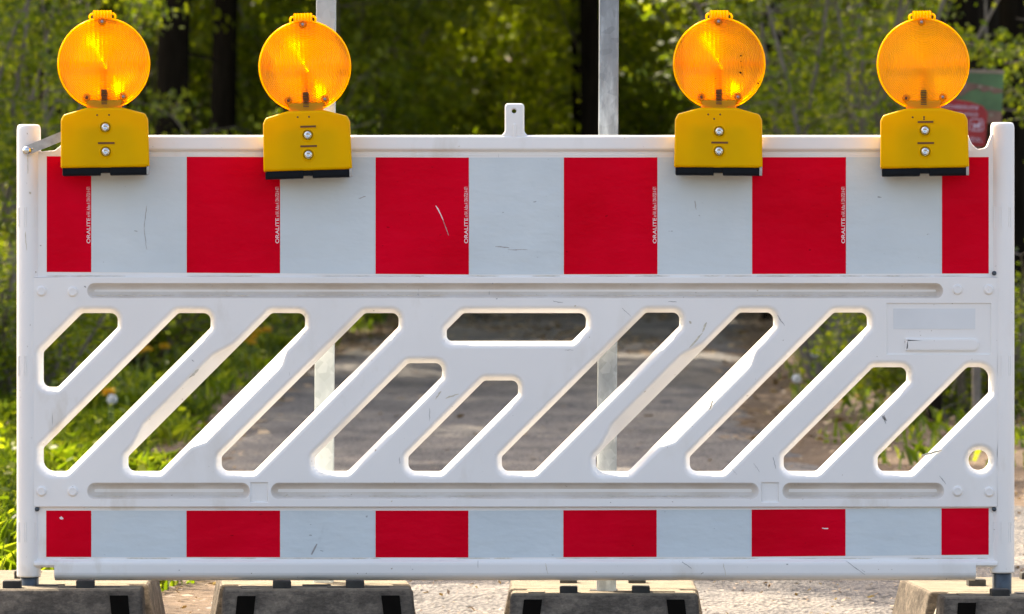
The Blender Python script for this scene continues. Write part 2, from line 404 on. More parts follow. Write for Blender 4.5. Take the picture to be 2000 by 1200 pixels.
# ---------------------------------------------------------------- ground
rng = np.random.default_rng(7); random.seed(7)
def gz(x, s):
    x = np.asarray(x, float); s = np.asarray(s, float)
    z = 0.012*np.maximum(0, s-8)+0.10*np.maximum(0, s-75)
    side = np.maximum(0, np.abs(x-0.05)-1.9)
    z = z+0.05*np.minimum(side, 3)*np.clip((s-3)/6, 0, 1)
    z = z+0.02*np.clip((-x-0.4)*2, 0, 1)
    return z+0.012*np.sin(x*2.3+s*0.7)*np.sin(s*1.1-x)*np.clip(s-0.8, 0, 1)
xs = np.unique(np.concatenate([np.linspace(-60, -6, 20), np.linspace(-6, 6, 61), np.linspace(6, 60, 20)]))
ss = np.unique(np.concatenate([np.linspace(-40, -2, 12), np.linspace(-2, 30, 129), np.linspace(30, 75, 46), np.linspace(75, 260, 30)]))
X, Y = np.meshgrid(xs, ss); V = np.stack([X, Y, gz(X, Y)], -1).reshape(-1, 3)
nx = len(xs); ii, jj = np.meshgrid(np.arange(len(ss)-1), np.arange(nx-1), indexing='ij'); a = (ii*nx+jj).ravel()
g = mesh_np('ground', V, np.stack([a, a+1, a+nx+1, a+nx], 1), SOIL, smooth=True); tag(g, kind='structure')
# path edges: (s, left x, right x)
PE = [(-12, -6, 6), (-0.9, -4.5, 5), (-0.2, -0.85, 3.3), (0, -0.75, 3.2), (2, -0.65, 2.9), (5, -0.85, 2.3), (8, -1.15, 1.6), (11, -1.25, 1.15), (15, -1.3, 1.15), (22, -1.3, 1.4), (30, -1.15, 1.75), (40, -0.75, 2.2), (50, -0.5, 2.6), (64, 0.0, 3.0), (74, 0.6, 3.6)]  # unseen stretch in front widened to bounce light onto the barrier
PS, PL, PR = [np.array(c, float) for c in zip(*PE)]
def edges(s):
    return (np.interp(s, PS, PL)+0.06*np.sin(s*3.1)+0.05*np.sin(s*7.7+1), np.interp(s, PS, PR)+0.06*np.sin(s*2.7+2)+0.05*np.sin(s*6.9))
rs = np.concatenate([np.linspace(-12, 0.5, 60), np.linspace(0.52, 24, 1100), np.linspace(24.05, 74, 620)]); NR, NC = len(rs), 90
el, er = edges(rs); t = np.linspace(0, 1, NC)
X = el[:, None]+(er-el)[:, None]*t[None]; Y = np.repeat(rs[:, None], NC, 1)
def blurred(a, k):
    for _ in range(k):
        a = (a+np.roll(a, 1, 0)+np.roll(a, -1, 0)+np.roll(a, 1, 1)+np.roll(a, -1, 1))/5
    return a/a.std()
rough = 0.0035*blurred(rng.normal(size=(NR, NC)), 1)+0.005*blurred(rng.normal(size=(NR, NC)), 8)
V = np.stack([X, Y, gz(X, Y)-0.02+0.04*np.minimum(1, 14*t*(1-t))[None]+rough*np.clip(rs[:, None], 0, 1)], -1).reshape(-1, 3)
ii, jj = np.meshgrid(np.arange(NR-1), np.arange(NC-1), indexing='ij'); a = (ii*NC+jj).ravel()
rd = mesh_np('path', V, np.stack([a, a+1, a+NC+1, a+NC], 1), ROAD, smooth=True); tag(rd, kind='structure')

# ---------------------------------------------------------------- the barrier
BAR = thing('barrier_board', (0, 0, 0), 'long white plastic barrier board with red and white reflective bands and slanted slots', 'barrier')
def rect(x0, y0, x1, y1, r): return densify(round_poly([(x0, y0, r), (x1, y0, r), (x1, y1, r), (x0, y1, r)]), 40)
def slot_loop(pts): return densify(round_poly([p for p in pts]), 9)
slots = []
def diag(U, yt, yb=922, xmin=None, xmax=None):
    L_ = U+93
    xr = xmax if xmax else L_-638-(yt-612)*1.0
    if xmax is None: xr = (L_-(yt+27))
    xl = xmin if xmin else U-893
    pts = [(U-yt, yt, 12), (xr, yt, 27), (xr, L_-xr, 7), (L_-yb, yb, 10), (xl, yb, 26), (xl, U-xl, 10)]
    return pts
slots.append(('a', [(770-612, 612, 12), (228, 612, 27), (228, 640, 7), (111, 757, 10), (82, 757, 20), (82, 688, 10)]))
slots.append(('b', [(958-612, 612, 12), (410, 612, 27), (410, 641, 7), (129, 922, 10), (82, 922, 24), (82, 876, 10)]))
for k, (U, yt) in enumerate([(1141, 612), (1324, 612), (1507, 710), (1690, 744), (1873, 611), (2057, 611), (2241, 611), (2425, 718)]):
    slots.append(('cdefghij'[k], diag(U, yt)))
slots.append(('k', diag(2609, 718, xmax=1934)))
slots.append(('h', [(905, 612, 10), (1145, 612, 27), (1145, 640, 8), (1118, 667, 8), (872, 667, 25), (872, 645, 8)]))
PROF = [(15, 0.0), (13, 0.0003), (10.5, 0.0014), (8.4, 0.0034), (7.0, 0.0062), (3.2, 0.018), (0, 0.032), (0, 0.045)]
holes = []
for nme, pts in slots:
    L = slot_loop(pts); var = [0.0]*len(L)
    if nme in 'ch'[:1]+'h'[:0] or nme == 'h'*0 or nme in ('c', 'x') or (nme == 'h' and False) or (pts[0][0]+pts[0][1] > 2050 and pts[0][0]+pts[0][1] < 2062):
        U = pts[0][0]+pts[0][1]; x0 = pts[4][0]
        for i, q in enumerate(L):
            sm = q.x+q.y; al = q.x-x0
            if abs(sm-U) < 6:     # upper-left side
                tt = (q.y-692)/(862-692)
                if -0.08 <= tt <= 1.08: var[i] = 14*min(1, max(0, (tt+0.08)/0.18), max(0, (1.08-tt)/0.18))
            elif abs(sm-U-93) < 6:
                tt = (q.y-690)/(858-690)
                if -0.06 <= tt <= 1.06: var[i] = 14*min(1, max(0, (tt+0.06)/0.12), max(0, (1.06-tt)/0.12))
    holes.append(dict(loop=L, prof=PROF, crease=4, var=var))
circ = [Vector((1914+20*math.cos(t), 900+20*math.sin(t))) for t in [2*math.pi*q/36 for q in range(36)]]
holes.append(dict(loop=circ, prof=PROF, crease=4))
GP = [(2.0, 0), (0, 0.0015), (-2.5, 0.008), (-6, 0.0155), (-9, 0.0175), (-11, 0.018)]
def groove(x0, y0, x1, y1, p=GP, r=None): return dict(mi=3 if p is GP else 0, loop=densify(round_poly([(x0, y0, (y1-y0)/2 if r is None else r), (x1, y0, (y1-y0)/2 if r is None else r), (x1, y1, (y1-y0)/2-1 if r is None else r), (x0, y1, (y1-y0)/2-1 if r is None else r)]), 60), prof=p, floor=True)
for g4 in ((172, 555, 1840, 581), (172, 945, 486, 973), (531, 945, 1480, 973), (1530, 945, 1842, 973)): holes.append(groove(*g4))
SQ = [(0, 0), (-1.5, 0.002), (-2, 0.004)]
for x in (488, 1486): holes.append(groove(x, 942, x+36, 982, SQ, 1))
holes.append(groove(1731, 592, 1936, 693, [(0, 0), (-1.6, 0.003), (-2.4, 0.0031)], 2))
mb = MB()
ol = densify(round_poly([(64, 541, 1), (1949, 541, 1), (1949, 991, 1), (64, 991, 1)]), 60)
slab(mb, ol, 0.0, 0.045, 1.6, holes, bd=0.0035)
# label field inside its recess
sub = MB()
# bosses
for x, y in ((81, 569), (142, 570), (1870, 566), (1931, 566), (81, 960), (142, 960), (1870, 960), (1932, 961)):
    c = P(x, y, 0.0003)
    mb.lathe([(11.5*S, -0.001), (10.5*S, 0.0006), (9.5*S, 0.0028), (7.5*S, 0.0052), (6.3*S, 0.0056), (5.2*S, 0.005), (3*S, 0.0052), (0.01*S, 0.0052)], c, seg=24)
# recessed upper field with the dips at both ends
up = densify(round_poly([(62, 292, 1), (80, 296, 3), (106, 294, 9), (118, 284, 6), (122, 268, 1), (1893, 268, 1), (1899, 281, 6), (1910, 292, 8), (1928, 288, 10), (1938, 262, 1), (1951, 262, 0), (1951, 544, 0), (62, 544, 0)], 4), 60)
slab(mb, up, 0.008, 0.0435, 2)
lo = densify(round_poly([(62, 988, 0), (1951, 988, 0), (1951, 1097, 0), (62, 1097, 0)]), 60)
slab(mb, lo, 0.008, 0.0435, 1)
def section(mb, x0, x1, sec, mi=0, skew=0.0, n=12):
    L = []
    for i in range(n+1):
        px = x0+(x1-x0)*i/n; L.append([P(px, y+skew*(px-1000)/1000, d) for y, d in sec])
    mb.rings(L, mi, True, True, smooth=False)
TOP = [(264.0, 0.045), (264.0, 0.012), (264.6, 0.0095), (267.4, 0.001), (268.6, 0.0), (289, -0.0015), (292, -0.0005), (296, 0.0065), (298.5, 0.0105), (300.5, 0.0105), (302.5, 0.0072), (304, 0.0070), (304, 0.045)]
section(mb, 120, 984, TOP); section(mb, 1026, 1892, TOP)
section(mb, 984, 1026, [(y if y > 265 else 265.5, d) for y, d in TOP])
BOT = [(1091.5, 0.045), (1091.5, 0.0065), (1094, 0.0060), (1095.5, 0.0035), (1097, 0.0005), (1100, -0.0015), (1104, -0.0022), (1119, -0.0022), (1124, -0.0008), (1128, 0.0025), (1132, 0.009), (1135, 0.02), (1135, 0.045)]
section(mb, 106, 1906, BOT)
BL = [(a_ if a_ < 1107 else 1108.5, d) for a_, d in BOT if a_ < 1119]+[(1108.5, 0.045)]
BL = [(1091.5, 0.045), (1091.5, 0.0065), (1094, 0.0060), (1095.5, 0.0035), (1097, 0.0005), (1100, -0.0015), (1104, -0.0018), (1107, 0.0012), (1109, 0.006), (1109, 0.045)]
section(mb, 66, 105.9, BL); section(mb, 1906.1, 1948, BL)
# centre tab with its hole and rib
tab = densify(round_poly([(986, 202, 7), (1024, 202, 7), (1024, 258, 10), (1034, 268, 0), (976, 268, 0), (986, 258, 10)], 4), 20)
slab(mb, tab, 0.004, 0.042, 4, [dict(loop=[Vector((1004+4.6*math.cos(t), 217+4.6*math.sin(t))) for t in [2*math.pi*q/16 for q in range(16)]], prof=[(1.5, 0), (0, 0.002), (0, 0.038)])])
mb.box(*(P(1002, 0)[0], P(1008, 0)[0]), 0.0005, 0.006, P(0, 283)[2], P(0, 242)[2], 0, 0.002)
# moulded post tubes at both ends
def post(xc, yt, yb):
    r = 23.5*S; c = P(xc, 0, 0.0225); zt = P(0, yt)[2]; zb = P(0, yb)[2]
    prof = [(r*0.55, zb+0.012), (r*0.985, zb), (r*1.0, zb+0.004)]
    prof = [(r*0.80, zb+0.02), (r*0.86, zb), (r*0.99, zb), (r, zb+0.004), (r, zt-0.012), (r*0.96, zt-0.005), (r*0.86, zt-0.001), (r*0.7, zt), (0.0005, zt)]
    mb.lathe(prof, (c[0], c[1], 0), 'Z', 40)
    for y in (425, 715, 1040):
        z = P(0, y)[2]
        for a_ in (-58, -18, 28):
            t = R(-90+a_)
            for e, wd in ((-1, 0.0011), (1, 0.0007)):
                M = Matrix.Translation((c[0]+r*math.cos(t), c[1]+r*math.sin(t), z)) @ Matrix.Rotation(t+R(90), 4, 'Z')
                mb.box((0.0045 if e > 0 else 0)-wd, (0.0045 if e > 0 else 0)+wd, -0.0009, 0.003, -19*S, 19*S, 0, 0.0003, M)
            mb.box(-0.001, 0.0055, -0.0008, 0.003, 19*S, 20.2*S, 0, 0.0003, M)
post(54.5, 243, 1128); post(1959.5, 239, 1120)
# scuffs and stains that sit on the plastic
def scratch(mbx, pts, wpx, y, mi):
    pts = [Vector(p) for p in pts]; n = len(pts); vs = []; fs = []
    for i, p in enumerate(pts):
        d = (pts[min(i+1, n-1)]-pts[max(i-1, 0)]).normalized(); q = Vector((-d.y, d.x))
        wd = wpx*(0.25+0.75*math.sin(math.pi*(i+0.5)/n))*random.uniform(0.6, 1.2)/2
        vs += [P(*(p+q*wd), y), P(*(p-q*wd), y)]
    for i in range(n-1): fs.append((2*i, 2*i+1, 2*i+3, 2*i+2))
    mbx.add(vs, fs, mi)
def wob(a_, b_, k=7, j=0.6): return [(a_[0]+(b_[0]-a_[0])*i/k+random.uniform(-j, j), a_[1]+(b_[1]-a_[1])*i/k+random.uniform(-j, j)) for i in range(k+1)]
for a_, b_, w_ in (((1652, 1096), (1690, 1123), 1.6), ((1333, 1098), (1351, 1111), 1.8), ((1518, 616), (1532, 636), 2.5), ((1722, 812), (1732, 822), 6), ((1726, 810), (1730, 828), 2.5), ((1472, 905), (1484, 922), 1.2),
                   ((1510, 893), (1515, 915), 2), ((1835, 930), (1848, 946), 2), ((839, 797), (839, 822), 1.2), ((1215, 602), (1232, 618), 1.3), ((1080, 588), (1100, 592), 1.6), ((1305, 589), (1322, 590), 1.6),
                   ((374, 703), (379, 706), 2), ((1225, 1126), (1240, 1124), 1.2), ((1103, 684), (1120, 684), 1.2), ((780, 893), (781, 907), 1.5), ((1682, 1112), (1690, 1118), 1.0), ((1420, 905), (1440, 928), 1.0)):
    yy = -0.0026 if a_[1] > 1090 else -0.0003
    scratch(mb, wob(a_, b_), w_*0.8, yy, 1)
for a_, b_, w_ in (((1347, 680), (1372, 650), 3.5), ((1372, 648), (1380, 630), 4.5), ((1346, 628), (1350, 632), 5), ((1386, 800), (1393, 780), 4), ((370, 738), (388, 722), 5), ((850, 780), (862, 764), 3), ((870, 778), (896, 770), 3),
                   ((1800, 890), (1840, 880), 5), ((1065, 1100), (1070, 1122), 1.4), ((1412, 1100), (1418, 1125), 1.4), ((55, 340), (54, 288), 1.6), ((58, 375), (60, 380), 4), ((50, 452), (52, 490), 1.5)):
    yy = -0.0026 if a_[1] > 1090 else (-0.0035 if a_[0] < 78 else -0.0003)
    scratch(mb, wob(a_, b_), w_, yy, 2)
for x0, x1, y, yy in ((180, 1830, 577.3, 0.0020), (182, 478, 969.3, 0.0020), (545, 1470, 969.3, 0.0020), (1545, 1832, 969.3, 0.0020), (130, 1885, 299.0, 0.0100), (90, 1930, 539.3, 0.0078), (90, 1930, 1091.0, 0.0072), (130, 1890, 1133.4, 0.0140)):  # dirt lines on groove lips; crease lines double as painted brown shading
    x = x0
    while x < x1:
        L_ = random.uniform(20, 90)
        if random.random() < 0.75: scratch(mb, wob((x, y), (min(x+L_, x1), y), 9, 0.25), random.uniform(0.9, 1.9), yy-0.0012, 2)
        x += L_*random.uniform(0.8, 1.2)
for _ in range(24):     # small chips and splashes
    x = random.uniform(85, 1925); y = random.choice([random.uniform(544, 600), random.uniform(935, 988), random.uniform(1098, 1118), random.uniform(268, 288)])
    if 268 <= y <= 288 and not (130 < x < 980 or 1030 < x < 1885): continue
    d = random.uniform(1.2, 3.0); scratch(mb, [(x, y), (x+d*0.7, y+random.uniform(-1, 1)), (x+d*1.4, y+random.uniform(-1.5, 1.5))], d, -0.0028 if (y > 1090) else (-0.0019 if y < 300 else -0.0004), random.choice((1, 2, 2)))
mb.build('panel', [WHITE, MARK, STAIN, SHADE_GRIME], BAR)
# label field: a plain silver-grey sticker and a small groove
lab = MB(); x0, _, z0 = P(1745, 643); x1, _, z1 = P(1905, 603); lab.box(x0, x1, 0.0022, 0.0036, z0, z1)
tag(lab.build('blank_label', m_simple('pale_grey_sticker', (0.69, 0.71, 0.72), 0.5, var=0.05, scale=8), BAR), 'plain silver grey sticker field')
rb = MB(); slab(rb, densify(round_poly([(1768, 661, 2), (1912, 661, 11), (1912, 686, 11), (1768, 686, 2)]), 30), -0.0016, 0.0032, 5, bd=0.0016)
rb.build('moulded_rib', WHITE, BAR)
# reflective film
UX = [90, 178, 364, 547, 733, 916, 1101, 1284.5, 1469, 1653, 1840, 1932]
LX = [89, 178, 363.5, 547, 733, 915, 1100, 1283, 1468, 1652, 1839, 1932]
def interp(x, t): return float(np.interp(x, [a_ for a_, b_ in t], [b_ for a_, b_ in t]))
UT = [(90, 305.5), (364, 306.5), (916, 308), (1932, 307)]; UB = [(90, 531.5), (364, 533), (916, 536.5), (1932, 534.5)]
LT = [(89, 998), (915, 998), (1468, 996), (1932, 993)]; LB = [(89, 1088.5), (915, 1089.5), (1468, 1088), (1932, 1084)]
for xsx, tt, bb in ((UX, UT, UB), (LX, LT, LB)):
    for i in range(11):
        f = MB(); a_, b_ = xsx[i]+0.35, xsx[i+1]-0.35
        if i == 0: a_ += 0.3
        nn = 6
        F0 = [P(a_+(b_-a_)*k/nn, interp(a_+(b_-a_)*k/nn, tt), 0) for k in range(nn+1)]+[P(a_+(b_-a_)*k/nn, interp(a_+(b_-a_)*k/nn, bb), 0) for k in range(nn, -1, -1)]
        fr = [(p[0], 0.0074, p[2]) for p in F0]; bk = [(p[0], 0.0085, p[2]) for p in F0]
        f.add(fr, [tuple(range(len(fr)))]); f.rings([fr, bk], smooth=False)
        red = i % 2 == 0
        mats = [RED if red else SILV, PRINT, MARK]
        # film defects
        if xsx is UX and i == 4:
            scratch(f, [(851, 402), (855, 408), (862, 422), (866, 432)], 2.4, 0.0071, 1); scratch(f, [(865, 430), (872, 448), (876, 460)], 1.2, 0.0071, 2)
        if xsx is UX and i == 2: pass
        if xsx is LX and i == 0: scratch(f, [(116, 1013), (119, 1012), (123, 1014)], 5, 0.0071, 1)
        if xsx is LX and i == 8: scratch(f, [(1606, 1032), (1611, 1033), (1618, 1033)], 3, 0.0071, 1)
        if xsx is UX and i == 1: scratch(f, wob((286, 402), (281, 445), 8, 0.5), 1.6, 0.0071, 2); scratch(f, wob((281, 445), (286, 488), 8, 0.5), 1.3, 0.0071, 2)
        if xsx is UX and i == 5:
            scratch(f, wob((968, 482), (995, 484), 5), 2, 0.0071, 2); scratch(f, wob((992, 488), (1030, 488), 5), 1.6, 0.0071, 2)
        if xsx is LX and i == 3: scratch(f, [(619, 1063), (614, 1072), (608, 1084)], 4, 0.0071, 2)
        if xsx is UX and i == 3: scratch(f, wob((700, 388), (714, 384), 4), 2, 0.0071, 2)
        if xsx is UX and i == 7: scratch(f, wob((1357, 392), (1360, 410), 4), 1.8, 0.0071, 2)
        fo = f.build('red_film' if red else 'white_film', mats, BAR)
        if xsx is UX and red and i < 10:       # printed line along the right edge, reading upwards
            for txt, sz, zz in (('ORALITE', 8.0, 475.5), ('\u00ae', 5.5, 424), ('RA1, Aufbau A / DIN 67520 A 4371', 8.2, 419)):
                cu = bpy.data.curves.new('print', 'FONT'); cu.body = txt; cu.size = sz*1.25*S; cu.extrude = 0.0001
                if txt == 'ORALITE': cu.offset = 0.0001
                to = bpy.data.objects.new('print', cu); COL.objects.link(to); bpy.context.view_layer.update()
                me = bpy.data.meshes.new_from_object(to.evaluated_get(bpy.context.evaluated_depsgraph_get()))
                bpy.data.objects.remove(to)
                c = np.empty(len(me.vertices)*3, dtype=np.float32); me.vertices.foreach_get('co', c); c = c.reshape(-1, 3)
                L_ = c[:, 0].max()-c[:, 0].min(); want = {'ORALITE': 49.5*S, '\u00ae': 3.4*S}.get(txt, 53.5*S)
                if want: c[:, 0] = (c[:, 0]-c[:, 0].min())*want/L_
                V = np.stack([(xsx[i+1]-2.3-1000)*S-c[:, 1], 0.0071-c[:, 2]*0.5, P(0, zz)[2]+c[:, 0]], 1)
                me.vertices.foreach_set('co', V.astype(np.float32).ravel()); me.materials.clear(); me.materials.append(PRINT); me.update()
                po = bpy.data.objects.new('printed_line', me); COL.objects.link(po); po.parent = fo
# small panel screws
for x, y in ((72, 995), (1942, 995), (1942, 534)):
    q = MB(); c = P(x, y, 0.004); q.lathe([(4.5*S, -0.003), (4.5*S, 0.002), (3.4*S, 0.0042), (1.2*S, 0.0045), (0.0001, 0.0045)], c, seg=12); q.build('screw', GREYSTEEL, BAR)
# spigots
for xc, yb, r in ((56, 1128, 18), (1958.5, 1120, 19)):
    q = MB(); c = P(xc, 0, 0.0225); zt = P(0, yb)[2]+0.04
    q.lathe([(r*S, 0.112), (r*S, zt), (0.0005, zt)], (c[0], c[1], 0), 'Z', 32); q.build('metal_foot_tube', GREYSTEEL, BAR)
# steel strap between the left post and the first lamp
q = MB(); a_ = Vector(P(52, 295, -0.0085)); b_ = Vector(P(150, 255, -0.0085)); d = (b_-a_).normalized(); u = Vector((-d.z, 0, d.x))
hw = 9*S
lp = [a_+u*hw*math.cos(t)-d*hw*0.55*math.sin(t) for t in np.linspace(0, math.pi, 5)]
lp = lp+[b_-u*hw, b_+u*hw]
q.add([(v.x, -0.010, v.z) for v in lp], [tuple(range(len(lp)))]); q.rings([[(v.x, y, v.z) for v in lp] for y in (-0.010, -0.0065)], smooth=False)
q.add([(v.x, -0.0065, v.z) for v in lp], [tuple(range(len(lp)))])
st = q.build('strap', STEEL, BAR)
q = MB(); q.lathe([(9*S, -0.001), (9*S, 0.0015), (7.2*S, 0.005), (3.5*S, 0.0075), (0.8*S, 0.008), (0.0001, 0.008)], P(54, 294.5, -0.010), seg=20)
q.lathe([(2*S, 0), (1.9*S, 0.0014), (0.0001, 0.002)], P(64, 291, -0.010), seg=10)
q.build('bolt', ZINC, st)

# ---------------------------------------------------------------- warning lamps
def U3(x, y, z): return (x*S, y*S, z*S)
def lconv(px, py, y): return (px*S, y, py*S)
def make_lamp(root, dots, upper_bar, bz, lensmat):
    # housing
    m = MB(); o = densify(round_poly([(-86, 15, 3), (86, 15, 3), (84.5, 108, 8), (79, 119, 8), (36, 131, 6), (-36, 131, 6), (-79, 119, 8), (-84.5, 108, 8)], 5), 16)
    slab(m, o, -0.078, -0.006, 5, conv=lconv, bd=0.006)
    for z, hw2 in ((bz[0]+16.5, 16),)+(((bz[1]+16.5, 15),) if upper_bar else ()):
        m.box(-hw2*S+0.003, hw2*S+0.003, -0.0795, -0.077, (z-1.8)*S, (z+1.8)*S, 1, 0.0006)
        m.box(-(hw2+2.2)*S+0.003, (hw2+2.2)*S+0.003, -0.0788, -0.077, (z+1.8)*S, (z+4)*S, 0, 0.0005)
        for e in (-1, 1): m.box((e*(hw2+1.4)-0.9)*S+0.003, (e*(hw2+1.4)+0.9)*S+0.003, -0.0788, -0.077, (z-2.5)*S, (z+3)*S, 0, 0.0004)
        m.box(-46*S, 46*S, -0.0783, -0.077, (z-3.4)*S, (z-2.6)*S, 0)
    for x, z in dots: m.lathe([(2*S, -0.001), (1.9*S, 0.0002), (0.0001, 0.0002)], (x*S, -0.078, z*S), seg=10, mi=1)
    for z in bz:
        m.lathe([(14*S, -0.001), (12.5*S, 0.0012), (11*S, 0.002), (9.8*S, 0.001), (9.4*S, -0.001)], (1.5*S, -0.078, z*S), seg=24)
    m.build('housing', [YEL, AMBDARK], root)
    q = MB(); q.box(-56*S, 60*S, -0.066, -0.020, 20*S, 100*S, 0, 0.004); q.build('battery_box', BLACKP, root)
    for z in bz:
        b = MB(); b.lathe([(9*S, -0.001), (9*S, 0.001), (8*S, 0.0042), (5.5*S, 0.007), (3.2*S, 0.0078), (3*S, 0.0066), (0.0001, 0.0066)], (1.5*S, -0.078, z*S), seg=20)
        b.build('bolt', ZINC, root)
    for xa, xb in ((-83, -9), (9, 84)):
        b = MB(); b.box(xa*S, xb*S, -0.076, -0.008, 0, 15*S, 0, 0.0025)
        b.box((xa+6)*S, (xb-6)*S, -0.0775, -0.070, 3*S, 12*S, 0, 0.001)
        b.build('battery_cover', BLACKP, root)
    b = MB(); b.box(-12*S, 12*S, -0.072, -0.010, 5*S, 15.2*S, 0, 0.001)
    b.build('battery_latch', BLACKP, root)
    b = MB(); b.box(83*S, 85.5*S, -0.0775, -0.05, 0*S, 17*S, 0, 0.0004); b.box(80*S, 85.4*S, -0.0785, -0.077, 0, 16*S, 0, 0.0004); b.build('side_clip', STEEL, root)
    # neck
    b = MB(); o = densify(round_poly([(-35, 128, 2), (35, 128, 2), (33, 137, 3), (38, 147, 2), (-38, 147, 2), (-33, 137, 3)], 3), 14)
    slab(b, o, -0.0585, -0.030, 3, conv=lconv, bd=0.004, back=False)
    b.build('neck', NECKM, root)
    zc = 218*S; yc = -0.042
    # rim
    b = MB(); R0 = 89.5*S
    b.lathe([(R0-2.6*S, 0.0125), (R0-2.2*S, 0.014), (R0-1.2*S, 0.0138), (R0-0.4*S, 0.011), (R0, 0.008), (R0, 0.002), (R0+0.8*S, 0.001), (R0+0.8*S, -0.001), (R0, -0.002), (R0, -0.008), (R0-0.4*S, -0.011), (R0-1.2*S, -0.0138), (R0-2.2*S, -0.014), (R0-2.6*S, -0.0125), (R0-2.6*S, 0), (R0-2.6*S, 0.0125)], (0, yc, zc), seg=96)
    rim = b.build('rim', RIM, root)
    # stepped lens discs: concentric prism rings
    def lens(sign, nr, amp):
        prof = []; Rm = 87.0
        for k in range(nr):
            r1 = Rm*(1-k/nr); r0 = Rm*(1-(k+1)/nr)
            dome = lambda r: 0.0125+0.006*(1-(r/Rm)**2)
            if r0 < 9: amp_ = 0.7*amp
            else: amp_ = amp
            prof += [(r1*S, dome(r1)), ((r0+0.5*(r1-r0))*S, dome(r1)+amp_)]
        prof.append((0.0002, 0.019))
        b = MB(); b.lathe([(r, sign*h) for r, h in prof], (0, yc, zc), seg=96, smooth=False)
        return b
    lf = lens(1, 26, 0.0009).build('front_lens', lensmat, root, True)
    lens(-1, 18, 0.0010).build('rear_lens', LENSB, root, True)
    # lamp carrier seen through the lens
    b = MB(); b.box(-7*S, 7*S, yc-0.008, yc+0.008, zc-80*S, zc-4*S, 0, 0.001); b.box(-80*S, 80*S, yc-0.003, yc+0.003, zc-4*S, zc+4*S, 0, 0.001)
    b.build('lamp_carrier', RIM, root)
    b = MB()
    for k in range(9): b.box(-5.5*S, 5.5*S, yc-0.0182, yc-0.009, zc-(53+3.3*k)*S, zc-(51.6+3.3*k)*S)
    b.build('vent_grille', AMBDARK, root)
    for x, z in ((-2, 81.5), (-34, -66), (37, -65)):
        b = MB(); c = (x*S, yc-0.010, zc+z*S)
        b.lathe([(8*S, 0.0), (7*S, 0.006), (5*S, 0.0068), (3.6*S, 0.0066), (3.4*S, 0.004)], c, seg=20); e = b.build('screw_boss', RIM, root)
        b = MB(); b.lathe([(3.2*S, 0), (2.9*S, 0.0066), (0.0001, 0.0068)], c, seg=12); b.build('screw', STEEL if x > -10 else AMBDARK, e)
    # ribbed grip on top
    b = MB()
    for k in range(6): b.tube([U3(-16+6.0*k, (yc-0.012)/S, (zc/S)+88), U3(-16+6.0*k, (yc-0.012)/S, (zc/S)+103)], [3.4*S, 3.0*S], 10)
    b.box(-19*S, 17*S, yc-0.010, yc+0.010, zc+86*S, zc+101*S, 0, 0.001)
    for e in (-1, 1):
        x = -1+e*20.5; pts = [U3(x+e*5.5*math.cos(t)*1.0-e*1, (yc-0.006)/S, zc/S+91+6*math.sin(t)) for t in np.linspace(-0.9, 2.4, 8)]
        b.tube(pts, [2.2*S]*8, 8)
    b.build('grip', RIM, root)
LAMPS = [
    (206.5, 344, -0.9, 3.5, 'yellow warning lamp with amber lens nearest the steel strap and left post', [(-14, 117), (9, 117)], False, (46, 93)),
    (601.5, 349.5, -1.7, 2.5, 'yellow warning lamp leaning slightly left in front of the pale steel pole', [(-17, 119), (5, 119)], True, (45.5, 83.5)),
    (1403, 344, 0.5, -2.5, 'yellow warning lamp with three black dots in a triangle, right of the galvanised pole', [(-20, 118), (3, 118), (-8.5, 109.5)], False, (47, 85)),
    (1805.5, 345, -0.8, -3.5, 'yellow warning lamp with duller lens in front of the red and green signs', [(-22, 114), (0, 114), (0, 110)], True, (47, 88))]
for px, py, tilt, yaw, lab_, dots, ub, bz in LAMPS:
    r_ = thing('warning_lamp', P(px, py, 0.0), lab_, 'warning lamp', 'warning lamps along the top of the barrier', (0, R(tilt), R(yaw)))
    make_lamp(r_, dots, ub, bz, LENS2 if 'duller' in lab_ else LENS)
    if lab_.find('triangle') > 0:
        for x, z, w_ in ((42, 233, 1.7), (42.5, 222, 1.0), (44, 211, 0.8), (42, 200, 2.2), (40, 200.5, 1.2), (-7, 188, 1.0), (76, 180, 1.8), (79, 184, 1.2)):
            q = MB(); q.lathe([(w_*S, -0.006), (w_*0.8*S, 0.0005), (0.0001, 0.0008)], (x*S, -0.0605, z*S), seg=7)
            q.build('dirt_spot', DARKHOLE, r_)

# ---------------------------------------------------------------- sign poles behind the barrier
def pole(xb, xt, y, hgt, material, label):
    r_ = thing('sign_post', ((xb-1000)*S*(DIST+y)/DIST, y, 0.07), label, 'pole', None, (0, math.atan((xt-xb)/1150.0), 0))
    h = 20*S*(DIST+y)/DIST*0.95
    q = MB(); q.box(-h, h, -h, h, 0, hgt, 0, 0.003); q.build('tube', material, r_)
    q = MB(); q.box(-h-0.002, h+0.002, -h-0.002, h+0.002, hgt, hgt+0.006, 0, 0.002); q.build('cap', BLACKP, r_)
pole(632, 637, 0.155, 2.9, ALU, 'pale smooth square steel pole rising behind the second lamp from the left')
pole(1184, 1189, 0.112, 2.9, GALV, 'mottled galvanised square pole standing in the middle foot plate')

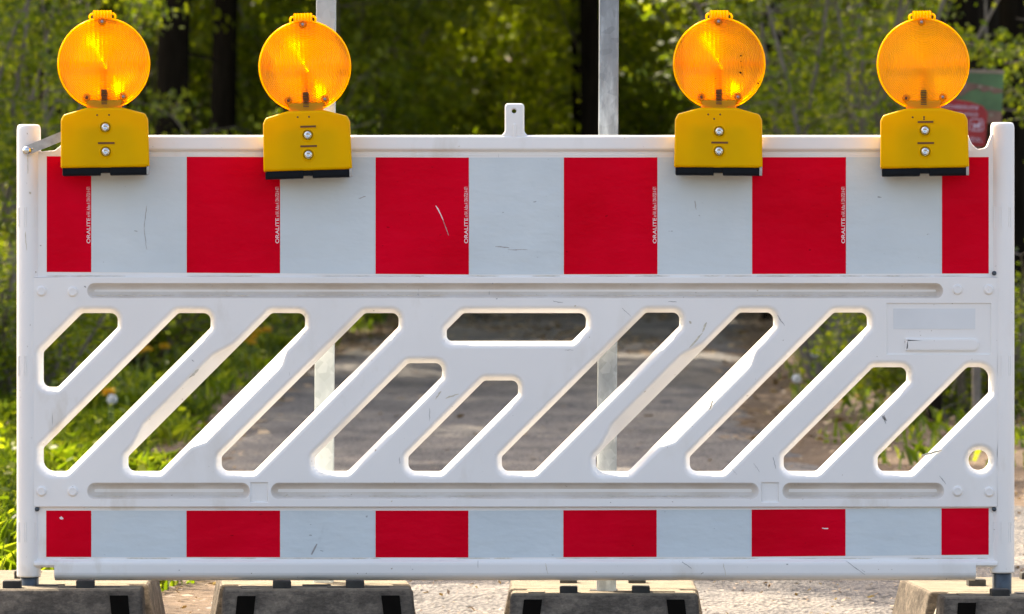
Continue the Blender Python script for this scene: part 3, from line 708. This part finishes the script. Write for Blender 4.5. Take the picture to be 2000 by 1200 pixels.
# ---------------------------------------------------------------- foot plates
def foot_plate(loc, rotz, zs, label, mark=True):
    r_ = thing('foot_plate', loc, label, 'foot plate', 'recycled rubber foot plates under the barrier', (0, 0, R(rotz)))
    H = 0.12; m = MB()
    def block(y0, y1, w0, w1, t0, t1, z0=0.0, z1=H):   # w top half width, bottom half width; t0/t1 end flare
        b = bmesh.new(); bmesh.ops.create_cube(b, size=1)
        for v in b.verts:
            top = v.co.z > 0; fr = v.co.y < 0
            v.co = Vector(((1 if v.co.x > 0 else -1)*(w0 if top else w1), (y0-(0 if top else t0)) if fr else (y1+(0 if top else t1)), z1 if top else z0))
        bmesh.ops.bevel(b, geom=b.edges[:], offset=0.009, segments=3, affect='EDGES', profile=0.55); m.bm(b)
    block(0, 0.13, 0.198, 0.205, 0.045, 0)
    block(0.125, 0.225, 0.168, 0.170, 0, 0, 0, H-0.002)
    block(0.22, 0.78, 0.202, 0.226, 0, 0.04, 0, H-0.001)
    # raised rails on the top
    m.box(-0.16, -0.125, 0.02, 0.10, H-0.004, H+0.002, 0, 0.002); m.box(0.02, 0.15, 0.05, 0.075, H-0.004, H+0.0025, 0, 0.002)
    # letter recess frame on the front
    m.build('body', RUB, r_)
    q = MB()
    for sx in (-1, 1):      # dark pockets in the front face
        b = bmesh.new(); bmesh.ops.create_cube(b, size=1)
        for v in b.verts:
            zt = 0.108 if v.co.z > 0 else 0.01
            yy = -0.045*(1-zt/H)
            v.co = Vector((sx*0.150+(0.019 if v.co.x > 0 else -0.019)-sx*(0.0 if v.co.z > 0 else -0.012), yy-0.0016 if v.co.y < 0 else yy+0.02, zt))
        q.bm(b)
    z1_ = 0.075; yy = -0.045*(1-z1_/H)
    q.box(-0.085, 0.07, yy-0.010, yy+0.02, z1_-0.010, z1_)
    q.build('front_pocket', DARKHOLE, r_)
    q = MB(); b = bmesh.new(); bmesh.ops.create_cube(b, size=1)
    for v in b.verts:
        zt = 0.064 if v.co.z > 0 else 0.02; yy = -0.045*(1-zt/H)
        v.co = Vector((-0.0075+(0.077 if v.co.x > 0 else -0.077), yy-0.003 if v.co.y < 0 else yy+0.01, zt))
    q.bm(b); q.build('front_plaque', RUB, r_)
    for x, y in ((-0.075, 0.045), (0.078, 0.05), (-0.075, 0.44), (0.075, 0.44), (-0.075, 0.70), (0.075, 0.70)):
        q = MB(); q.box(x-0.019, x+0.019, y-0.022, y+0.022, H-0.004, H+0.014, 0, 0.003); q.build('stacking_knob', KNOB, r_)
    for sx in (-1, 1):
        q = MB(); c = (sx*0.172, 0.175, 0.055); q.lathe([(0.0285, -0.03), (0.028, 0.0), (0.0265, 0.018), (0.021, 0.033), (0.011, 0.041), (0.0005, 0.043)], c, 'Z', 24); q.build('handle_nub', NUB, r_)
    q = MB(); q.box(-0.030, 0.030, 0.098, 0.155, H-0.003, H+0.0014, 0, 0.001); q.build('socket_rim', KNOB, r_)
    r_.scale = (1, 1, zs); return r_
foot_plate(((101-1000)*S, -0.125, 0.0), 1.5, 1.14, 'foot plate at the left end holding the left barrier post')
foot_plate(((626-1000)*S, -0.13, 0.0), 3.5, 1.14, 'foot plate below the pale steel pole, second from left')
foot_plate(((1180-1000)*S, -0.005, 0.0), -0.5, 1.0, 'middle foot plate with the galvanised pole standing in it')
foot_plate(((2018-1000)*S, -0.115, 0.0), 2.5, 1.0, 'foot plate at the right end holding the right barrier post')

# ---------------------------------------------------------------- vegetation
def quads(C, size, nrm=None, asp=0.62, flat=0.0, up=None):
    n = len(C); a = rng.normal(size=(n, 3)); 
    if nrm is not None: a = a*(1-flat)+nrm*flat*2
    a /= np.linalg.norm(a, axis=1)[:, None]; b = rng.normal(size=(n, 3)); u = np.cross(a, b); u /= np.linalg.norm(u, axis=1)[:, None]
    v = np.cross(a, u); s = size*rng.uniform(0.6, 1.3, n)[:, None]
    V = np.stack([C-u*s, C-v*s*asp+u*s*0.1, C+u*s, C+v*s*asp+u*s*0.1], 1).reshape(-1, 3)
    return V, np.arange(4*n).reshape(n, 4)
def branch_pts(p, d, L, n=6, droop=0.0, wig=0.12):
    pts = [p.copy()]; d = d/np.linalg.norm(d)
    for i in range(n):
        d = d+rng.normal(size=3)*wig+np.array([0, 0, -droop]); d /= np.linalg.norm(d); p = p+d*L/n; pts.append(p.copy())
    return pts
def make_shrub(root, H, W, nst, leaf, leaves_per, material, wood=TWIG, base_r=0.02, clump=0.16, lowest=0.12):
    mb = MB(); C = []
    for s_ in range(nst):
        a = rng.uniform(0, 2*math.pi); lean = rng.uniform(0.05, 0.9)
        d = np.array([math.cos(a)*lean*W/H, math.sin(a)*lean*W/H, 1.0])
        L = H*rng.uniform(0.55, 1.05); pts = branch_pts(np.array([math.cos(a)*0.12, math.sin(a)*0.12, -0.1]), d, L, 8, 0.01)
        mb.tube(pts, [base_r*(1-i/9)+0.003 for i in range(9)], 5)
        for i in range(1, 9):
            if pts[i][2] < lowest*H: continue
            for _ in range(3):
                dd = np.array([*rng.normal(size=2), rng.uniform(-0.15, 0.5)]); tl = rng.uniform(0.25, 0.6)*W*0.42
                tw = branch_pts(pts[i], dd, tl, 3, 0.06, 0.2); mb.tube(tw, [0.006, 0.005, 0.004, 0.002], 3, caps=False)
                if rng.uniform() < 0.4: continue
                for q in tw[1:]:
                    k = int(leaves_per*rng.uniform(0.3, 2.3)); C.append(q+rng.normal(size=(k, 3))*np.array([clump, clump, clump*0.5]))
    C = np.concatenate(C); V, F = quads(C, leaf, np.array([[0, 0, 1.0]]), 0.65, 0.25)
    mb.build('branches', wood, root); mesh_np('foliage', V, F, material, root)
def copy_thing(o, loc, rz, sc, label):
    c = o.copy(); COL.objects.link(c); c.location = loc; c.rotation_euler = (0, 0, rz); c.scale = (sc[0], sc[0], sc[1]); c['label'] = label
    for ch in list(o.children):
        d = ch.copy(); COL.objects.link(d); d.parent = c
    return c
def at(px, s): return (px-1000)*S*(DIST+s)/DIST
def gp(px, s): x = at(px, s); return (x, s, float(gz(x, s))-0.02)

protoB = thing('shrub', gp(1640, 21), 'bright green bush to the right of the path between the two right lamps', 'bush', 'bushes at the edge of the wood')
make_shrub(protoB, 3.6, 1.8, 18, 0.026, 11, LEAF_B, clump=0.10, lowest=0.32)
protoM = thing('shrub', gp(50, 24), 'leafy bush behind the leftmost lamp', 'bush', 'bushes at the edge of the wood')
make_shrub(protoM, 3.6, 1.35, 17, 0.028, 13, LEAF_B, clump=0.11, lowest=0.22)
protoM.scale = (0.75, 0.75, 1)
protoD = thing('shrub', gp(800, 46), 'olive green bush beyond the bend of the path, between second lamp and centre tab', 'bush', 'bushes at the edge of the wood')
make_shrub(protoD, 5.2, 3.6, 20, 0.055, 19, LEAF_M, clump=0.24)
protoL = thing('shrub', gp(400, 26), 'low spreading bush between the first and second lamps', 'bush', 'bushes at the edge of the wood')
make_shrub(protoL, 1.75, 2.2, 18, 0.028, 12, LEAF_B, clump=0.11)
protoB.rotation_euler.z = 0.6
for pr, px, s, rz, sc, lb in (
    (protoB, 1800, 41, 2.1, (1.15, 1.0), 'bright green bush behind the rightmost lamp'),
    (protoB, 2210, 19, 4.0, (0.7, 0.9), 'bright green bush right of the right barrier post'),
    (protoB, 1580, 30, 5.0, (0.9, 0.95), 'loose green bush directly right of the third lamp, farther back'),
    (protoM, -60, 18, 1.2, (0.9, 0.9), 'leafy bush at the left edge beside the left barrier post'),
    (protoM, 215, 41, 2.9, (1.0, 1.0), 'leafy bush behind the right side of the first lamp'),
    (protoL, 250, 21, 1.9, (0.9, 0.85), 'low bush just above the top rail right of the first lamp'),
    (protoL, 520, 31, 3.6, (1.0, 1.15), 'low bush behind the second lamp'),
    (protoL, 30, 15, 0.7, (0.7, 0.6), 'small low bush in the grass left of the left post'),
    (protoL, 1900, 15, 5.2, (0.7, 0.55), 'small low bush at the foot of the signs'),
    (protoD, 640, 40, 1.0, (0.9, 0.9), 'olive green bush right of the pale steel pole'),
    (protoD, 960, 54, 2.2, (1.1, 1.1), 'olive green bush behind the centre tab of the barrier'),
    (protoD, 1120, 50, 3.3, (1.0, 1.0), 'olive green bush just left of the galvanised pole'),
    (protoD, 1290, 44, 4.1, (0.85, 0.9), 'dark olive bush between the galvanised pole and the third lamp'),
    (protoD, 450, 44, 5.0, (1.0, 1.05), 'olive bush far behind the low bushes, between the first and second lamps'),
    (protoD, 1480, 48, 0.4, (1.0, 1.0), 'olive bush far behind the third lamp'),
    (protoD, 1760, 42, 1.7, (0.9, 1.0), 'olive bush far behind, between the two right lamps'),
    (protoD, 150, 42, 2.5, (1.0, 1.0), 'olive bush in the shade far behind the first lamp')):
    copy_thing(pr, gp(px, s), rz, sc, lb)

# trees: trunk with limbs, crown of leaf clumps
def make_tree(root, Ht, r0, crown_r, nleaf, leaf, material, z0=3.2):
    mb = MB(); pts = branch_pts(np.array([0, 0, -0.2]), np.array([0, 0, 1.0]), Ht, 12, 0, 0.02)
    mb.tube(pts, [r0*(1.25 if i == 0 else 1)*(1-0.85*i/13) for i in range(13)], 12)
    tips = []
    for k in range(26):
        i = rng.integers(4, 12); p = pts[i]; a = rng.uniform(0, 6.28)
        if p[2] < z0: continue
        bp = branch_pts(p, np.array([math.cos(a), math.sin(a), rng.uniform(0.1, 0.7)]), crown_r*rng.uniform(0.6, 1.1), 6, 0.02, 0.15)
        mb.tube(bp, [r0*0.22*(1-j/7)+0.005 for j in range(7)], 5); tips += bp[2:]
    for k in range(5):   # dead lower snags
        i = rng.integers(2, 5); a = rng.uniform(0, 6.28); bp = branch_pts(pts[i], np.array([math.cos(a), math.sin(a), -0.1]), rng.uniform(0.5, 1.2), 4, 0.05, 0.2)
        mb.tube(bp, [0.02, 0.016, 0.012, 0.008, 0.004], 5)
    mb.build('trunk', BARK, root)
    T = np.array(tips); idx = rng.integers(0, len(T), nleaf); C = T[idx]+rng.normal(size=(nleaf, 3))*np.array([0.27, 0.27, 0.2])
    V, F = quads(C, leaf, np.array([[0, 0, 1.0]]), 0.65, 0.2); mesh_np('crown', V, F, material, root)
tA = thing('tree', gp(323, 36), 'thick dark tree trunk between the first and second lamps', 'tree', 'dark trees of the wood')
make_tree(tA, 15, 0.16, 3.3, 9000, 0.16, LEAF_M, 4.5)
for nme, px, s, rz, sc, lb in ((0, 424, 39, 1, (0.85, 0.9), 'dark trunk just right of the thick trunk'), (0, 478, 46, 2, (0.6, 0.9), 'faint slim trunk left of the second lamp'),
    (0, 1146, 44, 3, (0.75, 0.95), 'dark slim trunk just left of the galvanised pole'), (0, 1282, 52, 4, (0.6, 1), 'dark slim trunk right of the galvanised pole'), (0, 1512, 38, 5, (0.6, 0.9), 'dark trunk just right of the third lamp'),
    (0, 1886, 34, 0.5, (1.2, 1), 'thick dark trunk above the green information board'), (0, 1955, 36, 1.4, (0.95, 1), 'dark trunk above the right barrier post'), (0, 60, 42, 2.2, (0.8, 1), 'dark trunk at the far left edge'),
    (0, 690, 62, 3.1, (0.6, 1.1), 'far trunk right of the pale pole'), (0, 905, 70, 3.9, (0.6, 1.1), 'pale far trunk above the middle of the barrier'), (0, 1400, 60, 4.8, (0.8, 1.1), 'far trunk behind the third lamp'), (0, 1700, 50, 5.5, (0.9, 1.1), 'far trunk behind the gap between the two right lamps'),
    (0, 1905, 30, 4.3, (0.75, 0.95), 'second dark trunk close behind the information board'), (0, 1980, 31, 5.3, (0.7, 0.95), 'dark trunk at the far right edge above the right post'), (0, 1160, 40, 2.6, (0.7, 0.9), 'dark trunk whose right side is cut by the galvanised pole'),
    (0, -300, 30, 0.9, (1, 1), 'tree outside the picture on the left, nearer the barrier'), (0, -700, 24, 1.9, (1, 1), 'tree outside the picture on the left, casting streaks of shade on the path'), (0, 2400, 30, 2.9, (1, 1), 'tree outside the picture on the right')):
    copy_thing(tA, gp(px, s), rz, sc, lb)

for x, s_, sc, rz, lb in ((-4.9, 10.6, (0.42, 0.9), 0.4, 'slim tree left of the picture, shading the path behind the right foot plate'),
        (-6.8, 19.0, (0.5, 0.95), 2.0, 'slim tree left of the picture beside the grassy verge'), (-5.6, 25.5, (0.5, 0.9), 4.0, 'slim tree left of the picture at the edge of the wood'),
        (-5.4, 20.8, (0.42, 0.8), 5.0, 'slim tree left of the picture between two others'), (-4.3, 17.0, (0.42, 0.72), 1.0, 'thin young tree left of the picture by the verge'),
        (-3.9, 21.8, (0.36, 0.7), 2.6, 'thin tree left of the picture a little behind the young one')):
    copy_thing(tA, (x, s_, float(gz(x, s_))-0.05), rz, sc, lb)
for gx in range(7):
    for gs in range(4):
        x = -17+4.6*gx+rng.uniform(-1.3, 1.3); s_ = 40+8.5*gs+rng.uniform(-2.5, 2.5)
        if -1.6 < x < 2.6 and s_ < 58: x = -3.4 if x < 0.5 else 4.0
        if s_ > 52 and -3.5 < x < 5.5: continue
        side = 'left of the path' if x < 0 else 'right of the path'
        dep = ('in the front row', 'in the second row', 'in the third row', 'in the last row')[gs]
        copy_thing(tA, (x, s_, float(gz(x, s_))-0.05), rng.uniform(0, 6.28), (rng.uniform(0.6, 1.0), rng.uniform(0.85, 1.1)), 'dark tree %s, %s, number %d from the left' % (side, dep, gx+1))
# the far wood reads as one mass
N = 60000
Xf = rng.uniform(-24, 24, N); Yf = rng.uniform(66, 92, N); cz = rng.uniform(0, 1, N)**1.2*13
keep = (np.sin(Xf*1.3+Yf*0.5)+np.sin(cz*1.7+Xf*0.6)+np.sin(Yf*0.9-cz))*0.5+rng.uniform(-1, 1, N) > -0.35
C = np.stack([Xf, Yf, gz(Xf, Yf)+cz], 1)[keep]
V, F = quads(C, 0.17, np.array([[0, 0, 1.0]]), 0.7, 0.2)
fw = mesh_np('far_wood', V, F, LEAF_D); tag(fw, 'dense green wood closing the view beyond the path', 'wood', kind='stuff')

# grass on the verges
def blades(n, xr, sr, h, wd, cond):
    x = rng.uniform(*xr, n); s = rng.uniform(*sr, n)**1.0
    k = cond(x, s); x, s = x[k], s[k]; n = len(x)
    pat = np.sin(x*4.1+s*1.3)*np.sin(s*2.1-x*1.7)+rng.normal(size=n)*0.5; k = pat > -0.25; x, s = x[k], s[k]; n = len(x)
    z = gz(x, s); a = rng.uniform(0, 6.28, n); hh = h*rng.uniform(0.4, 1.3, n); le = rng.uniform(0.1, 0.9, n)*hh
    dx, dy = np.cos(a), np.sin(a); wx, wy = -dy*wd/2, dx*wd/2
    B = np.stack([x, s, z], 1); W_ = np.stack([wx, wy, 0*wx], 1)
    M_ = B+np.stack([dx*le*0.3, dy*le*0.3, hh*0.6], 1); T_ = B+np.stack([dx*le, dy*le, hh*(1-0.3*le/hh)], 1)
    V = np.stack([B-W_, B+W_, M_+W_*0.8, T_+W_*0.1, T_-W_*0.1, M_-W_*0.8], 1).reshape(-1, 3)
    return V, np.arange(6*n).reshape(n, 6)
def left_c(x, s): l_, r_ = edges(s); return (x < l_-0.22-0.1*np.sin(s*1.9)) & (x > -9)
def right_c(x, s): l_, r_ = edges(s); return (x > r_+0.38+0.22*np.sin(s*2.3)+0.3*np.clip((10-s)/2, 0, 1)) & (x < 9)
parts = [blades(52000, (-3.6, -0.8), (1.0, 16), 0.10, 0.009, left_c), blades(42000, (-6, -0.6), (14, 48), 0.12, 0.020, left_c), blades(19000, (0.8, 6), (8, 48), 0.10, 0.018, right_c)]
V = np.concatenate([p[0] for p in parts]); off = 0; Fs = []
for v_, f_ in parts: Fs.append(f_+off); off += len(v_)
gr = mesh_np('grass', V, np.concatenate(Fs), GRASS); tag(gr, 'fresh green grass and weeds along both verges of the path', 'grass', kind='stuff')
# broad-leaved ground cover
def cover(n, xr, sr, cond, zmax):
    x = rng.uniform(*xr, n); s = rng.uniform(*sr, n); k = cond(x, s) & ((np.sin(x*2.6+1)*np.sin(s*0.9)+rng.normal(size=n)*0.35) > 0.1); x, s = x[k], s[k]
    return np.stack([x, s, gz(x, s)+rng.uniform(0.02, zmax, len(x))], 1)
C = np.concatenate([cover(26000, (-7, -0.8), (3, 50), left_c, 0.22), cover(15000, (0.9, 8), (7, 50), right_c, 0.16)])
V, F = quads(C, 0.020, np.array([[0, 0, 1.0]]), 0.7, 0.5); gc = mesh_np('ground_cover', V, F, LEAF_B)
tag(gc, 'leafy green weeds growing low on the path verges', 'weeds', kind='stuff')
# dry leaves and chips
def litter(n, xr, sr):
    x = rng.uniform(*xr, n); s = rng.uniform(*sr, n); l_, r_ = edges(s)
    inside = (x > l_+0.15) & (x < r_-0.15); k = (~inside) | (rng.uniform(size=n) < 0.05); x, s = x[k], s[k]
    return np.stack([x, s, gz(x, s)+0.022+rng.uniform(0, 0.014, len(x))], 1)
C1 = litter(16000, (-3, 4), (0.2, 14)); cx, cs = rng.uniform(-1.4, 3, 5200), rng.uniform(0.6, 9, 5200)
C4 = np.stack([cx, cs, gz(cx, cs)+0.026+rng.uniform(0, 0.008, 5200)], 1); C2 = np.concatenate([litter(26000, (-6, 6), (12, 55)), litter(9000, (-1.3, 0.6), (30, 60))]); C3 = np.stack([rng.uniform(-1.1, 1.4, 5000), rng.uniform(26, 60, 5000)], 1); C3 = C3[np.sin(C3[:, 0]*3+C3[:, 1]*0.4) > 0]; C2 = np.concatenate([C2, np.stack([C3[:, 0], C3[:, 1], gz(C3[:, 0], C3[:, 1])+0.03], 1)])
V1, F1 = quads(C1, 0.016, np.array([[0, 0, 1.0]]), 0.55, 0.8); V2, F2 = quads(C2, 0.035, np.array([[0, 0, 1.0]]), 0.55, 0.75); V4, F4 = quads(C4, 0.008, np.array([[0, 0, 1.0]]), 0.5, 0.6)
ll = mesh_np('leaf_litter', np.concatenate([V1, V2, V4]), np.concatenate([F1, F2+len(V1), F4+len(V1)+len(V2)]), LITTER); tag(ll, 'dry brown leaves and wood chips strewn beside the path', 'dry leaves', kind='stuff')

# dandelions
def dandelion(px, py, s, label, seed=False):
    x = at(px, s); zc_ = CAMZ+(HOR-py)*S*(DIST+s)/DIST; z = float(gz(x, s)); zc_ = max(zc_, z+0.2)
    r_ = thing('dandelion', (x, s, z), label, 'flower', 'white seed heads' if seed else 'yellow dandelions')
    q = MB(); q.tube([(0, 0, -0.01), (0.004, 0, (zc_-z)*0.5), (0, 0, zc_-z)], [0.003]*3, 5); q.build('stem', STEM, r_)
    h = zc_-z
    if seed:
        C = rng.normal(size=(260, 3)); C /= np.linalg.norm(C, axis=1)[:, None]; V, F = quads(C*0.019+np.array([[0, 0, h]]), 0.006); mesh_np('seed_head', V, F, FLUFF, r_)
    else:
        n = 90; a = rng.uniform(0, 6.28, n); rr = rng.uniform(0.004, 0.032, n)
        C = np.stack([rr*np.cos(a), rr*np.sin(a)-0.004, h+0.004-rr*0.25+rng.uniform(0, 0.02, n)], 1); V, F = quads(C, 0.012, np.array([[0, 0, 1.0]]), 0.5, 0.3); mesh_np('flower_head', V, F, PETAL, r_)
for px, py, s, lb in ((501, 674, 24, 'left of the pair seen near the top of the third slot'), (521, 671, 24.5, 'right of the pair seen near the top of the third slot'), (449, 694, 22, 'upper left of the cluster in the third slot'),
    (474, 698, 22.5, 'left of the dense clump in the third slot'), (484, 703, 22, 'middle of the dense clump in the third slot'), (495, 700, 22.8, 'right of the dense clump in the third slot'), (490, 711, 21, 'lowest of the dense clump in the third slot'),
    (268, 712, 19, 'leftmost in the second slot'), (287, 709, 19.5, 'beside the leftmost one in the second slot'), (322, 707, 20, 'upper right in the second slot'), (212, 797, 12.5, 'low in the second slot near the grass')):
    dandelion(px, py, s, 'yellow dandelion '+lb)
for px, py, s, lb in ((1591, 690, 16, 'round white seed head in the eighth slot'), (1556, 748, 15, 'lower white seed head in the eighth slot'), (219, 800, 12, 'white seed head beside the lowest dandelion')):
    dandelion(px, py, s, lb, True)

# ---------------------------------------------------------------- signs in the wood
BOARDG = m_simple('board_green', (0.055, 0.14, 0.05), 0.5, 0, 0.35, 8)
BOARDB = m_simple('board_brown', (0.16, 0.095, 0.065), 0.6, 0, 0.35, 10)
BOARDP = m_simple('board_pale', (0.22, 0.19, 0.13), 0.6, 0, 0.3, 14)
SRED = m_simple('sign_red', (0.32, 0.002, 0.006), 0.4, 0, 0.1, 10)
SWHT = m_simple('sign_lettering', (0.55, 0.42, 0.50), 0.5, 0, 0.1)
s1 = 14.0; k1 = S*(DIST+s1)/DIST
def Q(px, py, y=0): return ((px-1000)*k1, s1+y, CAMZ+(HOR-py)*k1)
gb = thing('information_board', (Q(1900, 0)[0], s1+0.4, float(gz(Q(1900, 0)[0], s1))), 'weathered green and brown picture board behind the small red sign', 'notice board')
iv = Vector(gb.location)
def bconv(px, py, y): v = Vector(Q(px, py, 0.4+y))-iv; return v
q = MB(); slab(q, densify(round_poly([(1815, 128, 2), (1976, 131, 2), (1970, 240, 3), (1815, 222, 2)]), 40), 0, 0.03, 1.5, conv=bconv); q.build('panel', BOARDG, gb)
q = MB()
def patch(mbx, pts, y, conv, mi=0): mbx.add([conv(px, py, y) for px, py in pts], [tuple(range(len(pts)))], mi)
q.add([], [])
patch(q, [(1815, 128), (1976, 131), (1976, 139), (1900, 136), (1815, 138)], -0.0025, bconv, 1)
patch(q, [(1872, 156), (1890, 154), (1920, 158), (1950, 164), (1974, 170), (1972, 176), (1955, 178), (1948, 172), (1934, 175), (1925, 168), (1908, 172), (1896, 180), (1888, 184), (1884, 172), (1872, 168)], -0.0025, bconv, 0)
patch(q, [(1930, 208), (1972, 214), (1969.5, 239), (1930, 234)], -0.0025, bconv, 0)
for x, y in ((1896, 162), (1928, 164), (1951, 167), (1950, 220)): 
    patch(q, [(x+5*math.cos(t), y+4*math.sin(t)) for t in np.linspace(0, 6.28, 9)[:-1]], -0.004, bconv, 1)
q.build('picture', [BOARDB, BOARDP], gb)
for x in (1840, 1958):
    q = MB(); c = bconv(x, 0, 0.06); q.tube([(c[0], c[1], -0.1), (c[0], c[1], bconv(x, 150, 0)[2])], [0.035, 0.033], 10); q.build('post', BARK, gb)
rs_ = thing('warning_sign', (Q(1890, 0)[0], s1, float(gz(Q(1890, 0)[0], s1))), 'small red sign with rounded top and a white dog pictogram, right of the last lamp', 'sign')
iv2 = Vector(rs_.location)
def sconv(px, py, y): return Vector(Q(px, py, y))-iv2
top = [(1800+124*t_, 195+20*max(0, (t_-0.55)/0.45)**2) for t_ in np.linspace(0, 1, 9)]
q = MB(); slab(q, densify(round_poly([(1800, 196, 2), (1862, 194, 10), (1895, 199, 20), (1921, 208, 10), (1929, 222, 10), (1924, 287, 4), (1800, 283, 2)], 5), 30), 0, 0.012, 1, conv=sconv); q.build('panel', SRED, rs_)
q = MB(); c = sconv(1908, 0, 0.03); q.tube([(c[0], c[1], -0.1), (c[0], c[1], sconv(0, 215, 0)[2])], [0.02, 0.02], 10); q.build('post', TWIG, rs_)
def text_mesh(name, body, px0, px1, py, hpx, conv, y, material, parent, slope=0.0):
    cu = bpy.data.curves.new('t', 'FONT'); cu.body = body; cu.size = 1; cu.extrude = 0.001; cu.offset = 0.012
    to = bpy.data.objects.new('t', cu); COL.objects.link(to); bpy.context.view_layer.update()
    me = bpy.data.meshes.new_from_object(to.evaluated_get(bpy.context.evaluated_depsgraph_get())); bpy.data.objects.remove(to)
    c = np.empty(len(me.vertices)*3, dtype=np.float32); me.vertices.foreach_get('co', c); c = c.reshape(-1, 3)
    x = (c[:, 0]-c[:, 0].min())/(c[:, 0].max()-c[:, 0].min()); h = c[:, 1]/0.70
    V = np.array([conv(px0+(px1-px0)*a_, py+slope*a_-b_*hpx, y-d_) for a_, b_, d_ in zip(x, h, c[:, 2])])
    me.vertices.foreach_set('co', V.astype(np.float32).ravel()); me.materials.clear(); me.materials.append(material); me.update()
    o = bpy.data.objects.new(name, me); COL.objects.link(o); o.parent = parent; return o
text_mesh('lettering', 'FUCHSR\u00c4UDE', 1838, 1911, 211, 7, sconv, -0.003, SWHT, rs_, 3.5)
text_mesh('lettering', 'IM WALD', 1869, 1910, 226, 7, sconv, -0.003, SWHT, rs_, 2)
text_mesh('lettering', 'Bitte', 1895, 1915, 272, 4, sconv, -0.003, SWHT, rs_, 1)
text_mesh('lettering', 'Hunde anleinen', 1893, 1918, 277, 3.5, sconv, -0.003, SWHT, rs_, 1)
fr_o = round_poly([(1894, 232, 5), (1921, 233, 5), (1920, 257, 5), (1893, 256, 5)], 4); fr_i = offset(fr_o, -1.6)
q = MB(); q.rings([[sconv(p.x, p.y, -0.003) for p in fr_o], [sconv(p.x, p.y, -0.003) for p in fr_i]], smooth=False)
dog = [(1899, 241), (1901, 240), (1903, 243), (1910, 243), (1912, 239), (1915, 238), (1917, 241), (1914.5, 244), (1914, 248), (1913, 254), (1911.3, 254), (1911, 249), (1904, 249), (1903, 254), (1901.3, 254), (1901, 248), (1900, 244)]
tri = tessellate_polygon([[Vector((a_, b_, 0)) for a_, b_ in dog]]); q.add([sconv(a_, b_, -0.003) for a_, b_ in dog], tri)
q.build('dog_pictogram', SWHT, rs_)
